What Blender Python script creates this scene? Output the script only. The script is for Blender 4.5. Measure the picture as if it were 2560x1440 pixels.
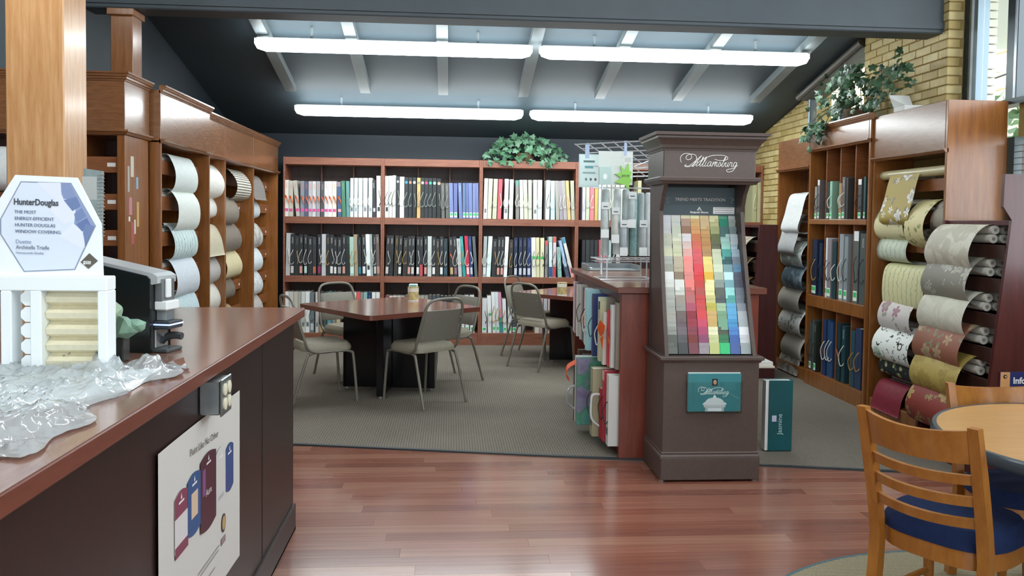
import bpy, math, random
from mathutils import Vector, Matrix
random.seed(7)
for o in list(bpy.data.objects): bpy.data.objects.remove(o)
SC = bpy.context.scene
COL = SC.collection
# ------------------------------------------------------------------ camera
FPX = 2050.0; CAMH = 1.5; PY0 = 628.0
psi = math.atan(154/FPX); phi = math.atan(80/FPX); rho = 0.013
F0 = Vector((math.sin(psi), math.cos(psi), 0)); R0 = Vector((math.cos(psi), -math.sin(psi), 0))
FW = F0*math.cos(phi) - Vector((0,0,1))*math.sin(phi); U0 = R0.cross(FW)
RT = R0*math.cos(rho) + U0*math.sin(rho); UP = U0*math.cos(rho) - R0*math.sin(rho)
cd = bpy.data.cameras.new('camera'); cam = bpy.data.objects.new('camera', cd); COL.objects.link(cam)
cd.sensor_width = 36.0; cd.lens = FPX/2560*36.0; cd.shift_y = -(720-PY0)/2560
cd.clip_start = 0.05; cd.clip_end = 200
cam.matrix_world = Matrix(((RT.x,UP.x,-FW.x,0),(RT.y,UP.y,-FW.y,0),(RT.z,UP.z,-FW.z,CAMH),(0,0,0,1)))
SC.camera = cam
CAM = Vector((0,0,CAMH))
def _ray(x,y): return FW + RT*((x-1280)/FPX) - UP*((y-PY0)/FPX)
def atY(x,y,Y): d=_ray(x,y); return CAM + d*(Y/d.y)      # photo measurement -> point on a plane of the room
def atX(x,y,X): d=_ray(x,y); return CAM + d*(X/d.x)
def atZ(x,y,Z): d=_ray(x,y); return CAM + d*((Z-CAMH)/d.z)
# ------------------------------------------------------------------ world, exposure
W = bpy.data.worlds.new('sky'); SC.world = W; W.use_nodes = True
W.node_tree.nodes['Background'].inputs[0].default_value = (0.86,0.94,1.0,1)
W.node_tree.nodes['Background'].inputs[1].default_value = 5.0
vs = SC.view_settings; vs.view_transform='Standard'; vs.look='None'; vs.gamma=1.0; vs.use_curve_mapping=False
vs.exposure = 0.55
TUBE = 15.0      # emission strength of the fluorescent lamps
# ------------------------------------------------------------------ colour + material helpers
def hexc(h):
    h=h.lstrip('#'); c=[int(h[i:i+2],16)/255 for i in (0,2,4)]
    return tuple((x/12.92 if x<=0.04045 else ((x+0.055)/1.055)**2.4) for x in c)+(1,)
MATS={}
def _base(name):
    m=bpy.data.materials.new(name); m.use_nodes=True; nt=m.node_tree; b=nt.nodes['Principled BSDF']
    return m,nt,b
def mat(h, rough=0.5, metal=0.0, spec=0.5, var=0.0, scale=8.0, bump=0.0, name=None):
    k=('p',h,rough,metal,spec,var,scale,bump)
    if k in MATS: return MATS[k]
    m,nt,b=_base(name or 'paint_'+h); b.inputs['Roughness'].default_value=rough; b.inputs['Metallic'].default_value=metal
    b.inputs['Specular IOR Level'].default_value=spec
    c=hexc(h)
    if var or bump:
        tc=nt.nodes.new('ShaderNodeTexCoord'); nz=nt.nodes.new('ShaderNodeTexNoise'); nz.inputs['Scale'].default_value=scale; nz.inputs['Detail'].default_value=4
        nt.links.new(tc.outputs['Object'],nz.inputs['Vector'])
        cr=nt.nodes.new('ShaderNodeValToRGB'); cr.color_ramp.elements[0].position=.3; cr.color_ramp.elements[1].position=.7
        cr.color_ramp.elements[0].color=tuple(x*(1-var) for x in c[:3])+(1,); cr.color_ramp.elements[1].color=tuple(min(1,x*(1+var)) for x in c[:3])+(1,)
        nt.links.new(nz.outputs['Fac'],cr.inputs['Fac']); nt.links.new(cr.outputs['Color'],b.inputs['Base Color'])
        if bump:
            bp=nt.nodes.new('ShaderNodeBump'); bp.inputs['Strength'].default_value=bump; bp.inputs['Distance'].default_value=.01
            nt.links.new(nz.outputs['Fac'],bp.inputs['Height']); nt.links.new(bp.outputs['Normal'],b.inputs['Normal'])
    else: b.inputs['Base Color'].default_value=c
    MATS[k]=m; return m
def wood(name, c1, c2, stretch=(1,1,12), scale=6.0, rough=0.35, coat=0.0, contrast=(.3,.72)):
    """grain: noise squeezed across the fibre; stretch>1 along an axis means slow variation across, fast ... """
    if name in MATS: return MATS[name]
    m,nt,b=_base(name); b.inputs['Roughness'].default_value=rough; b.inputs['Coat Weight'].default_value=coat; b.inputs['Coat Roughness'].default_value=.15
    tc=nt.nodes.new('ShaderNodeTexCoord'); mp=nt.nodes.new('ShaderNodeMapping'); mp.inputs['Scale'].default_value=stretch
    oi=nt.nodes.new('ShaderNodeObjectInfo'); ad=nt.nodes.new('ShaderNodeVectorMath'); ad.operation='ADD'
    ml=nt.nodes.new('ShaderNodeMath'); ml.operation='MULTIPLY'; ml.inputs[1].default_value=37.0
    nt.links.new(oi.outputs['Random'],ml.inputs[0]); nt.links.new(tc.outputs['Object'],ad.inputs[0]); nt.links.new(ml.outputs[0],ad.inputs[1])
    nt.links.new(ad.outputs[0],mp.inputs['Vector'])
    nz=nt.nodes.new('ShaderNodeTexNoise'); nz.inputs['Scale'].default_value=scale; nz.inputs['Detail'].default_value=6; nz.inputs['Roughness'].default_value=.65
    nz.inputs['Distortion'].default_value=.25
    nt.links.new(mp.outputs[0],nz.inputs['Vector'])
    cr=nt.nodes.new('ShaderNodeValToRGB'); cr.color_ramp.elements[0].position=contrast[0]; cr.color_ramp.elements[1].position=contrast[1]
    cr.color_ramp.elements[0].color=hexc(c1); cr.color_ramp.elements[1].color=hexc(c2)
    nt.links.new(nz.outputs['Fac'],cr.inputs['Fac']); nt.links.new(cr.outputs['Color'],b.inputs['Base Color'])
    MATS[name]=m; return m
def ramp_mat(name, build, rough=.5):
    m,nt,b=_base(name); b.inputs['Roughness'].default_value=rough
    build(nt,b); return m
# wood family (c dark, c light)
OAK   = wood('oak_column','b07a48','d0a272',(14,14,.9),4.0,.35,.2)
CAB   = wood('cabinet_wood_vertical','774722','9c6330',(9,9,.8),4.0,.28,.25)
CABH  = wood('cabinet_wood_horizontal','74492c','8f623e',(1.5,1.5,12),6.0,.25,.3)
CABX  = wood('cabinet_rail_wood','764424','945a32',(1.2,1.2,10),5.0,.4)
BKS   = wood('bookshelf_wood','7a4836','98614a',(.9,.9,9),5.0,.38,.1)
BKD   = wood('bookshelf_inner_wood','33221c','452e27',(6,6,.9),4.0,.5)
MAHOG = wood('mahogany_panel','42191a','572625',(8,8,.8),4.0,.35,.2)
MAHR  = wood('island_panel_wood','6a2c20','85402c',(8,8,.9),5.0,.32,.2)
LAM   = wood('laminate_top','845c4d','986f60',(6,1.0,6),10.0,.16,.35)
LAMI  = wood('laminate_edge','643427','764233',(1,1,5),10.0,.35)
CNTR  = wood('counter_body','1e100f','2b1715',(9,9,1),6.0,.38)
KIOSK = mat('51423c',.42,0,.5,.08,40,.05,'kiosk_stain')
MAPLE = wood('maple_chair','925820','ab7030',(5,5,1.2),6.0,.3,.3)
MAPLT = wood('maple_table','b3844c','c3965c',(1.5,8,3),4.0,.3,.2)
# ------------------------------------------------------------------ mesh builder
ORG={}
class MB:
    def __init__(s): s.v=[]; s.f=[]; s.uv=None; s.m=[]; s.mi=0
    def add(s,vs,fs):
        n=len(s.v); s.v+= [tuple(p) for p in vs]; s.f+=[tuple(i+n for i in q) for q in fs]; s.m+=[s.mi]*len(fs); return s
    def box(s,x0,x1,y0,y1,z0,z1):
        if x0>x1:x0,x1=x1,x0
        if y0>y1:y0,y1=y1,y0
        if z0>z1:z0,z1=z1,z0
        return s.add([(x0,y0,z0),(x1,y0,z0),(x1,y1,z0),(x0,y1,z0),(x0,y0,z1),(x1,y0,z1),(x1,y1,z1),(x0,y1,z1)],
            [(0,3,2,1),(4,5,6,7),(0,1,5,4),(1,2,6,5),(2,3,7,6),(3,0,4,7)])
    def cbox(s,x0,x1,y0,y1,z0,z1,c=.004):
        if x0>x1:x0,x1=x1,x0
        if y0>y1:y0,y1=y1,y0
        if z0>z1:z0,z1=z1,z0
        c=min(c,(x1-x0)*.45,(y1-y0)*.45,(z1-z0)*.45)
        vs=[];idx={}
        X=(x0,x1);Y=(y0,y1);Z=(z0,z1)
        for i in (0,1):
            for j in (0,1):
                for k in (0,1):
                    sx=c if i==0 else -c; sy=c if j==0 else -c; sz=c if k==0 else -c
                    for a,p in enumerate(((X[i],Y[j]+sy,Z[k]+sz),(X[i]+sx,Y[j],Z[k]+sz),(X[i]+sx,Y[j]+sy,Z[k]))):
                        idx[(i,j,k,a)]=len(vs); vs.append(p)
        g=lambda i,j,k,a: idx[(i,j,k,a)]
        fs=[]
        fs.append((g(0,0,0,0),g(0,0,1,0),g(0,1,1,0),g(0,1,0,0))); fs.append((g(1,0,0,0),g(1,1,0,0),g(1,1,1,0),g(1,0,1,0)))
        fs.append((g(0,0,0,1),g(1,0,0,1),g(1,0,1,1),g(0,0,1,1))); fs.append((g(0,1,0,1),g(0,1,1,1),g(1,1,1,1),g(1,1,0,1)))
        fs.append((g(0,0,0,2),g(0,1,0,2),g(1,1,0,2),g(1,0,0,2))); fs.append((g(0,0,1,2),g(1,0,1,2),g(1,1,1,2),g(0,1,1,2)))
        for k in (0,1):
            for j in (0,1): fs.append((g(0,j,k,1),g(1,j,k,1),g(1,j,k,2),g(0,j,k,2)))
        for i in (0,1):
            for k in (0,1): fs.append((g(i,0,k,0),g(i,1,k,0),g(i,1,k,2),g(i,0,k,2)))
            for j in (0,1): fs.append((g(i,j,0,0),g(i,j,1,0),g(i,j,1,1),g(i,j,0,1)))
        for i in (0,1):
            for j in (0,1):
                for k in (0,1): fs.append((g(i,j,k,0),g(i,j,k,1),g(i,j,k,2)))
        return s.add(vs,fs)
    def prism(s,poly,a,b,axis='y'):
        """poly: 2-D points; axis x: (y,z)  axis y: (x,z)  axis z: (x,y)"""
        def P(p,t): return (t,p[0],p[1]) if axis=='x' else ((p[0],t,p[1]) if axis=='y' else (p[0],p[1],t))
        n=len(poly); vs=[P(p,a) for p in poly]+[P(p,b) for p in poly]
        fs=[tuple(range(n)),tuple(range(2*n-1,n-1,-1))]+[(i,(i+1)%n,n+(i+1)%n,n+i) for i in range(n)]
        return s.add(vs,fs)
    def tube(s,pts,r,n=8,closed=False,rs=None):
        pts=[Vector(p) for p in pts]; N=len(pts); vs=[];fs=[]
        ref=None
        for i,p in enumerate(pts):
            a=pts[(i-1)%N] if (closed or i>0) else p; b=pts[(i+1)%N] if (closed or i<N-1) else p
            t=(b-a)
            if t.length<1e-9: t=Vector((0,0,1))
            t.normalize()
            if ref is None:
                ref=Vector((0,0,1)) if abs(t.z)<.9 else Vector((1,0,0))
            u=(ref-t*ref.dot(t))
            if u.length<1e-6: u=t.orthogonal()
            u.normalize(); w=t.cross(u); ref=u
            rr=rs[i] if rs else r
            for k in range(n):
                th=2*math.pi*k/n; vs.append(p+u*(rr*math.cos(th))+w*(rr*math.sin(th)))
        for i in range(N if closed else N-1):
            for k in range(n):
                a=i*n+k; b=i*n+(k+1)%n; j=(i+1)%N; fs.append((a,b,j*n+(k+1)%n,j*n+k))
        if not closed: fs+= [tuple(range(n-1,-1,-1)), tuple((N-1)*n+k for k in range(n))]
        return s.add(vs,fs)
    def cyl(s,p0,p1,r,n=16): return s.tube([p0,p1],r,n)
    def lathe(s,prof,cx=0,cy=0,n=24):
        vs=[];fs=[];L=len(prof)
        for (r,z) in prof:
            for k in range(n):
                t=2*math.pi*k/n; vs.append((cx+r*math.cos(t),cy+r*math.sin(t),z))
        for i in range(L-1):
            for k in range(n): fs.append((i*n+k,i*n+(k+1)%n,(i+1)*n+(k+1)%n,(i+1)*n+k))
        fs.append(tuple(range(n-1,-1,-1))); fs.append(tuple((L-1)*n+k for k in range(n)))
        return s.add(vs,fs)
    def xf(s,M):
        s.v=[tuple(M@Vector(p)) for p in s.v]; return s
    def build(s,name,ma,parent=None,smooth=False,origin=None):
        me=bpy.data.meshes.new(name); off=ORG.get(parent) if parent else origin
        vs=s.v
        if off is not None: vs=[(p[0]-off[0],p[1]-off[1],p[2]-off[2]) for p in vs]
        me.from_pydata(vs,[],s.f)
        if s.uv:
            l=me.uv_layers.new(name='UV')
            for lp in me.loops: l.data[lp.index].uv=s.uv[lp.vertex_index]
        if isinstance(ma,(list,tuple)):
            for q in ma: me.materials.append(q)
            for p,i in zip(me.polygons,s.m): p.material_index=i
        else: me.materials.append(ma)
        if smooth:
            me.polygons.foreach_set('use_smooth',[True]*len(me.polygons))
            if smooth!=1 or True:
                try: me.set_sharp_from_angle(angle=math.radians(40))
                except Exception: pass
        o=bpy.data.objects.new(name,me); COL.objects.link(o)
        if parent: o.parent=parent; ORG[o]=ORG.get(parent)
        elif origin is not None: o.location=origin; ORG[o]=tuple(origin)
        return o
def fixn(o):
    import bmesh
    bm=bmesh.new(); bm.from_mesh(o.data); bmesh.ops.recalc_face_normals(bm,faces=bm.faces); bm.to_mesh(o.data); bm.free(); return o
def tag(o,label=None,cat=None,group=None,kind=None):
    if label: o['label']=label
    if cat: o['category']=cat
    if group: o['group']=group
    if kind: o['kind']=kind
    return o
def thing(name,label,cat,loc=(0,0,0),rotz=0,group=None,local=False,kind=None):
    """Empty at a thing's base.  local=False: its parts are given in room coordinates."""
    o=bpy.data.objects.new(name,None); COL.objects.link(o); o.location=loc; o.rotation_euler=(0,0,rotz); o.empty_display_size=.05
    ORG[o]=None if local else tuple(loc)
    return tag(o,label,cat,group,kind)
def copy_tree(o,parent=None):
    c=o.copy(); COL.objects.link(c); c.parent=parent
    for ch in list(o.children): copy_tree(ch,c)
    return c
def text_mesh(s,size,org,right,up,ma,name,parent=None,align='LEFT',depth=.0004,bold=0.0,sx=1.0,spacing=1.0):
    cu=bpy.data.curves.new('txt','FONT'); cu.body=s; cu.size=size; cu.align_x=align; cu.extrude=depth; cu.offset=bold; cu.resolution_u=3
    cu.space_character=spacing
    to=bpy.data.objects.new('txt',cu); COL.objects.link(to)
    dg=bpy.context.evaluated_depsgraph_get(); me=bpy.data.meshes.new_from_object(to.evaluated_get(dg))
    bpy.data.objects.remove(to); bpy.data.curves.remove(cu)
    R=Vector(right).normalized(); U=Vector(up).normalized(); N=R.cross(U); O=Vector(org)
    off=Vector(ORG.get(parent) or (0,0,0)) if parent else Vector((0,0,0))
    for v in me.vertices:
        p=v.co; v.co = O + R*(p.x*sx) + U*p.y + N*p.z - off
    me.name=name; me.materials.clear(); me.materials.append(ma)
    o=bpy.data.objects.new(name,me); COL.objects.link(o)
    if parent: o.parent=parent; ORG[o]=ORG.get(parent)
    return o
def cat(pts,n=4):
    """Catmull-Rom through points (tuples of any dimension)"""
    out=[];P=[Vector(p) for p in pts]
    for i in range(len(P)-1):
        p0=P[max(i-1,0)];p1=P[i];p2=P[i+1];p3=P[min(i+2,len(P)-1)]
        for k in range(n):
            t=k/n; out.append(((p1*2)+(p2-p0)*t+(p0*2-p1*5+p2*4-p3)*t*t+(p1*3-p0-p2*3+p3)*t**3)*.5)
    out.append(P[-1]); return out
ORD=['first','second','third','fourth','fifth','sixth','seventh','eighth','ninth','tenth','eleventh','twelfth','thirteenth','fourteenth','fifteenth','sixteenth','seventeenth','eighteenth','nineteenth','twentieth','twenty-first','twenty-second','twenty-third','twenty-fourth','twenty-fifth','twenty-sixth','twenty-seventh','twenty-eighth','twenty-ninth','thirtieth']
def stretch_noise_none(): pass
# ================================================================== ROOM SHELL
def zc(Y): return 3.13-0.228*(Y-7.25) if Y>2.5 else 3.13-0.228*(2.5-7.25)-0.228*(2.5-Y)
XR=3.66; XR2=3.765; XG=3.80; XL=-2.55; YB=10.05
DARK=mat('37434a',.6,0,.35,.06,3,.0,'slate_paint')
DARKW=mat('272f36',.6,0,.35,.06,3,.0,'slate_wall_paint')
RAFT=mat('6c7375',.5,0,.4,.05,6,.0,'rafter_grey')
# ---- carpet material: ribbed loop pile
def _carpet(nt,b):
    tc=nt.nodes.new('ShaderNodeTexCoord'); w=nt.nodes.new('ShaderNodeTexWave'); w.inputs['Scale'].default_value=18; w.inputs['Distortion'].default_value=2.5; w.inputs['Detail'].default_value=2; w.inputs['Detail Scale'].default_value=6
    nz=nt.nodes.new('ShaderNodeTexNoise'); nz.inputs['Scale'].default_value=160; nz.inputs['Detail'].default_value=3
    n2=nt.nodes.new('ShaderNodeTexNoise'); n2.inputs['Scale'].default_value=1.4
    mx=nt.nodes.new('ShaderNodeMix'); mx.data_type='FLOAT'; mx.inputs[0].default_value=.68
    for n in (w,nz,n2): nt.links.new(tc.outputs['Object'],n.inputs['Vector'])
    nt.links.new(w.outputs['Fac'],mx.inputs[2]); nt.links.new(nz.outputs['Fac'],mx.inputs[3])
    cr=nt.nodes.new('ShaderNodeValToRGB'); e=cr.color_ramp.elements; e[0].position=.25; e[1].position=.75; e[0].color=hexc('6d655b'); e[1].color=hexc('989084')
    nt.links.new(mx.outputs[0],cr.inputs['Fac'])
    m2=nt.nodes.new('ShaderNodeMix'); m2.data_type='RGBA'; m2.blend_type='MULTIPLY'; m2.inputs[0].default_value=.35
    nt.links.new(cr.outputs['Color'],m2.inputs[6]); nt.links.new(n2.outputs['Fac'],m2.inputs[7])
    nt.links.new(m2.outputs[2],b.inputs['Base Color'])
    bp=nt.nodes.new('ShaderNodeBump'); bp.inputs['Strength'].default_value=.6; bp.inputs['Distance'].default_value=.004
    nt.links.new(mx.outputs[0],bp.inputs['Height']); nt.links.new(bp.outputs['Normal'],b.inputs['Normal'])
    b.inputs['Specular IOR Level'].default_value=.1
CARPET=ramp_mat('loop_carpet',_carpet,.95)
PLK=[wood('plank_wood_%d'%i,a,b,(.45,16,16),4.0,.20,.4,(.25,.75)) for i,(a,b) in enumerate((('794838','97604f'),('845343','9f6a58'),('714336','8e594a'),('8b5c4b','a3735f')))]
# ---- floor
fl=MB(); fl.box(-4.6,3.95,-5.2,2.0,-.1,0); fl.box(-4.6,3.95,2.0,YB+.1,-.1,-.012)
floor=tag(fl.build('floor',PLK[0]),kind='structure',label='reddish brown laminate floor')
ROW=.094; PL=1.25; k=0
for r in range(38):
    y0=2.0+r*ROW; off=(r*0.47)%1.0*PL
    for c in range(-1,5):
        x0=-1.45+c*PL+off; x1=x0+PL
        if x1<-1.4 or x0>3.85: continue
        x0=max(x0,-1.4); x1=min(x1,3.78)
        if x1-x0<.05: continue
        xm=(x0+x1)/2
        if y0>5.24-.19*(x0)+.06: continue        # under the carpet
        dz=random.uniform(-.0002,0)
        MB().cbox(x0+.0001,x1-.0001,y0+.0001,y0+ROW-.0001,-.0118,dz,.0005).build('plank',random.choice(PLK),floor)
# ---- carpet (edge runs slightly askew), dark transition strip
def carpY(x): return 5.235-.189*x
cp=[(-4.55,carpY(-4.55)),(3.78,carpY(3.78)),(3.78,YB),(-4.55,YB)]
c=MB(); c.prism(cp,-.0115,.007,'z'); tag(fixn(c.build('floor_carpet',CARPET)),kind='structure',label='grey brown ribbed carpet under the tables')
t=MB(); d=.014
t.prism([(-4.55,carpY(-4.55)-d),(3.78,carpY(3.78)-d),(3.78,carpY(3.78)+.012),(-4.55,carpY(-4.55)+.012)],-.0115,.0095,'z')
tag(fixn(t.build('trim_1',mat('2c3438',.5))),kind='structure',label='dark strip between carpet and wood floor')
# ---- walls
tag(MB().box(XL,XR+.25,YB,YB+.15,-.1,zc(YB)+.12).build('wall_back',DARKW),kind='structure',label='dark slate rear wall above the bookshelves')
w=MB()
w.prism([(5.66,-.1),(YB,-.1),(YB,zc(YB)+.1),(5.66,zc(5.66)+.1)],XL-.15,XL,'x')
w.prism([(-4.6,-.1),(XL-.1,-.1),(XL-.1,zc(5.7)+.1),(-4.6,zc(5.7)+.1)],5.66,5.8,'y')
w.prism([(-5.2,-.1),(5.7,-.1),(5.7,zc(5.7)+.1),(2.5,zc(2.5)+.1),(-5.2,zc(-5.2)+.1)],-4.75,-4.6,'x')
tag(fixn(w.build('wall_left',DARKW)),kind='structure',label='dark slate wall behind the tall cabinets')
# ---- brick wall on the window side: core + individually laid bricks
BRK=[mat(h,.55,0,.4,.10,14,.25,'brick_'+h) for h in ('c4ae74','ccb880','b9a268','d2c08a')]
CLY0,CLY1=7.10,8.37; SILL=2.22
w=MB()
w.prism([(5.87,-.1),(CLY0,-.1),(CLY0,zc(CLY0)+.1),(5.87,zc(5.87)+.1)],XR,XR+.28,'x')
w.prism([(CLY0,-.1),(CLY1,-.1),(CLY1,SILL),(CLY0,SILL)],XR,XR+.28,'x')
w.prism([(CLY1,-.1),(YB+.05,-.1),(YB+.05,zc(YB+.05)+.1),(CLY1,zc(CLY1)+.1)],XR2,XR2+.2,'x')
w.box(XG+.02,XG+.14,-5.2,5.87,-.1,1.2)       # low wall under the window band
w.box(XG+.02,XG+.14,-5.2,5.3,2.10,2.36)
wallr=tag(fixn(w.build('wall_right',mat('a08a58',.8,0,.2,.1,20,.2,'mortar'))),kind='structure',label='yellow painted brick wall with sloping top')
CH=.0677; BL=.2032
def lay(y0,y1,z0,zf,XR,par):
    z=z0; r=0
    while z<3.25:
        off=0 if r%2==0 else -BL/2
        y=y0+off
        while y<y1-.01:
            a=max(y,y0)+.004; b=min(y+BL,y1)-.004
            if b-a>.03:
                zt=min(z+CH-.008,zf(b)-.002)
                if zt-z>.02:
                    j=random.uniform(-.002,.002)
                    MB().cbox(XR-.012+j,XR+.03,a,b,z,zt,.004).build('brick',random.choice(BRK),par)
            y+=BL
        z+=CH; r+=1
lay(5.87,CLY0-.005,2.27,zc,XR,wallr)
lay(CLY1+.005,YB,1.40,zc,XR2,wallr)
# end face of the pier towards the window
z=2.27; r=0
while z<3.22:
    w0=(.095 if r%2==0 else .12)
    MB().cbox(XR-.010,XR-.010+w0,5.858,5.90,z,z+CH-.008,.004).build('brick',BRK[r%4],wallr)
    z+=CH; r+=1
# ---- wall behind the viewer with shop windows
w=MB(); w.box(-4.6,3.95,-5.35,-5.2,-.1,.8); w.box(-4.6,3.95,-5.35,-5.2,2.5,3.2)
for x in (-4.6,-2.5,-.4,1.7,3.75): w.box(x,x+.2,-5.35,-5.2,.8,2.5)
tag(w.build('wall_front',mat('a89468',.8)),kind='structure',label='shop front wall behind the viewer')
# ---- ceiling deck, rafters, beam
c=MB()
c.prism([(YB+.15,zc(YB+.15)),(2.5,zc(2.5)),(-5.35,zc(-5.35)),(-5.35,zc(-5.35)+.12),(2.5,zc(2.5)+.12),(YB+.15,zc(YB+.15)+.12)],-4.75,XR+.3,'x')
ceil=tag(fixn(c.build('ceiling',DARK)),kind='structure',label='sloping dark slate ceiling')
for x in (-1.63,-.88,-.09,.735,1.535,2.36,3.2):
    m=MB(); y0,y1=6.15,8.55
    m.prism([(y0,zc(y0)+.02),(y0,zc(y0)-.075),(y1-.03,zc(y1-.03)-.075),(y1,zc(y1)-.05),(y1,zc(y1)+.02)],x-.05,x+.05,'x')
    fixn(m.build('rafter',RAFT,ceil))
b=MB(); b.cbox(-4.6,XR-.005,5.92,6.14,2.925,3.75,.008); b.box(-4.6,XR-.005,5.905,5.92,2.955,3.0)
tag(b.build('trim_2',mat('434b50',.55,0,.4,.05,5,0,'beam_grey')),kind='structure',label='heavy dark grey beam crossing below the ceiling')
# ---- clerestory window
FR=mat('2f3638',.4); ALU=mat('9fb0bb',.3,.6)
def glass(name='window_glass',tint=(1,1,1,1),rough=0.0,alpha=.9):
    if name in MATS: return MATS[name]
    m=bpy.data.materials.new(name); m.use_nodes=True; nt=m.node_tree; nt.nodes.remove(nt.nodes['Principled BSDF'])
    t=nt.nodes.new('ShaderNodeBsdfTransparent'); t.inputs[0].default_value=tint
    g=nt.nodes.new('ShaderNodeBsdfGlossy'); g.inputs['Roughness'].default_value=rough
    mx=nt.nodes.new('ShaderNodeMixShader'); mx.inputs[0].default_value=.05; nt.links.new(t.outputs[0],mx.inputs[1]); nt.links.new(g.outputs[0],mx.inputs[2])
    nt.links.new(mx.outputs[0],nt.nodes['Material Output'].inputs[0]); MATS[name]=m; return m
WG=glass()
w1=thing('window_1',None,None,(XR+.1,7.7,SILL)); tag(w1,kind='structure',label='sloping clerestory window beside the brick pier')
h=MB(); h.prism([(CLY0,zc(CLY0)-.02),(CLY1,zc(CLY1)-.02),(CLY1,zc(CLY1)-.10),(CLY0,zc(CLY0)-.10)],XR-.02,XR+.2,'x'); fixn(h.build('window_head',mat('4a4a46',.5,0,.4,.15,10,.1,'weathered_trim'),w1))
h=MB(); h.tube([(XR-.03,CLY0,zc(CLY0)-.05),(XR-.03,CLY1+.05,zc(CLY1+.05)-.05)],.035,10); h.build('cove_moulding',mat('5d5a52',.5),w1,True)
for y in (CLY0+.02,7.66,CLY1-.03):
    MB().box(XR+.06,XR+.12,y-.025,y+.025,SILL,zc(y)-.1).build('mullion',FR,w1)
    MB().box(XR+.045,XR+.06,y-.008,y+.008,SILL,zc(y)-.1).build('bead',ALU,w1)
MB().box(XR+.04,XR+.14,CLY0,CLY1,SILL,SILL+.04).build('window_sill',FR,w1)
for a,bb in ((CLY0+.04,7.63),(7.69,CLY1-.05)):
    g=MB(); g.prism([(a,SILL+.04),(bb,SILL+.04),(bb,zc(bb)-.09),(a,zc(a)-.09)],XR+.088,XR+.092,'x'); fixn(g.build('pane',WG,w1))
# ---- tall window band
w2=thing('window_2',None,None,(XG,5.5,2.36)); tag(w2,kind='structure',label='tall aluminium framed window above the cabinet end')
WZ0,WZ1=2.36,3.6
MB().box(XG-.02,XG+.1,5.795,5.875,WZ0,WZ1).build('window_frame',FR,w2)
MB().box(XG-.03,XG+.06,5.70,5.795,WZ0,WZ1).build('window_frame',mat('6f7f88',.35,.4),w2)
MB().box(XG-.035,XG-.025,5.745,5.765,WZ0,WZ1).build('bead',mat('dfe9f2',.2,.3),w2)
for y in (5.32,3.9,2.3,.7,-.9,-2.5,-4.1):
    MB().box(XG-.03,XG+.06,y-.055,y+.055,WZ0,WZ1).build('mullion',mat('4b5357',.35,.3),w2)
    MB().box(XG-.035,XG-.025,y-.045,y-.025,WZ0,WZ1).build('bead',mat('dfe9f2',.2,.3),w2)
MB().box(XG-.03,XG+.1,-5.2,5.795,WZ0-.04,WZ0).build('window_sill',mat('39474a',.4),w2)
ys=[5.72,5.32,3.9,2.3,.7,-.9,-2.5,-4.1]
for a,bb in zip(ys[1:],ys[:-1]): MB().box(XG+.01,XG+.015,a+.04,bb-.03,WZ0,WZ1).build('pane',WG,w2)
# ---- lower window with wire grille
w3=thing('window_3',None,None,(XG,4.6,1.2)); tag(w3,kind='structure',label='low window with wire grille beyond the mahogany rack')
MB().box(XG-.02,XG+.06,5.28,5.36,1.2,2.10).build('window_frame',mat('3c4a4c',.4),w3)
MB().box(XG-.01,XG+.03,5.18,5.215,1.2,2.06).build('mullion',mat('d4dde2',.3,.2),w3)
MB().box(XG-.02,XG+.06,3.2,3.3,1.2,2.10).build('window_frame',mat('3c4a4c',.4),w3)
for i in range(20):
    z=1.24+i*.042; MB().tube([(XG-.015,3.3,z),(XG-.015,5.28,z)],.0035,5).build('grille_wire',mat('9fb4bc',.3,.5),w3)
MB().box(XG+.035,XG+.04,3.3,5.3,1.2,2.10).build('pane',WG,w3)
MB().box(XG-.01,XG+.05,-5.2,3.2,1.2,2.1).build('panel',mat('39474a',.5),w3)
# ---- outdoors seen through the glass
tag(MB().box(3.95,14,-6,16,-.3,-.12).build('ground',mat('8d9188',.9,0,.2,.1,2)),kind='structure',label='pale pavement outdoors')
s=thing('porch_roof','white porch soffit with dark hanging brackets outside the tall window','roof',(4.6,6.4,3.0))
MB().box(4.15,6.2,4.8,8.6,3.42,3.52).build('soffit',mat('c9ccca',.7),s)
for x,y in ((4.75,6.5),(5.35,6.55)): MB().box(x,x+.05,y,y+.06,3.02,3.42).build('bracket',mat('55504c',.6),s)
p=thing('brick_pillar','pale brick pillar outside the tall window','pillar',(4.3,6.55,0))
for i in range(52):
    MB().cbox(4.22,4.42,6.42+(.004 if i%2 else 0),6.62,i*.0677,i*.0677+.058,.004).build('brick',mat('cfcfc4',.7,0,.3,.06,9),p)
hw=thing('house','cream boarded house wall across the yard','house',(7.5,14,-.12))
for i in range(17):
    o=MB(); z0=.9+i*.24; o.prism([(7.3,z0),(7.18,z0),(7.23,z0+.225),(7.3,z0+.225)],8.6,21,'y'); fixn(o.build('siding_board',mat('dccfa0',.7,0,.3,.06,5),hw))
MB().box(7.25,7.5,8.6,21,-.12,5.0).build('wall',mat('c8c2b0',.8),hw)
tag(MB().tube([(4.6,6.15,3.42),(4.57,6.2,2.4),(4.55,6.2,-.1)],.012,6).build('downpipe_cable',mat('3c3f40',.5),None,True,(4.55,6.2,-.12)),'thin dark cable hanging outside the tall window','cable')
tag(MB().tube([(5.2,5.6,3.05),(4.6,6.7,2.75)],.008,6).build('overhead_wire',mat('5a5f60',.5),None,False,(5.2,5.6,3.05)),'slanting thin wire outside the tall window','wire')
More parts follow.
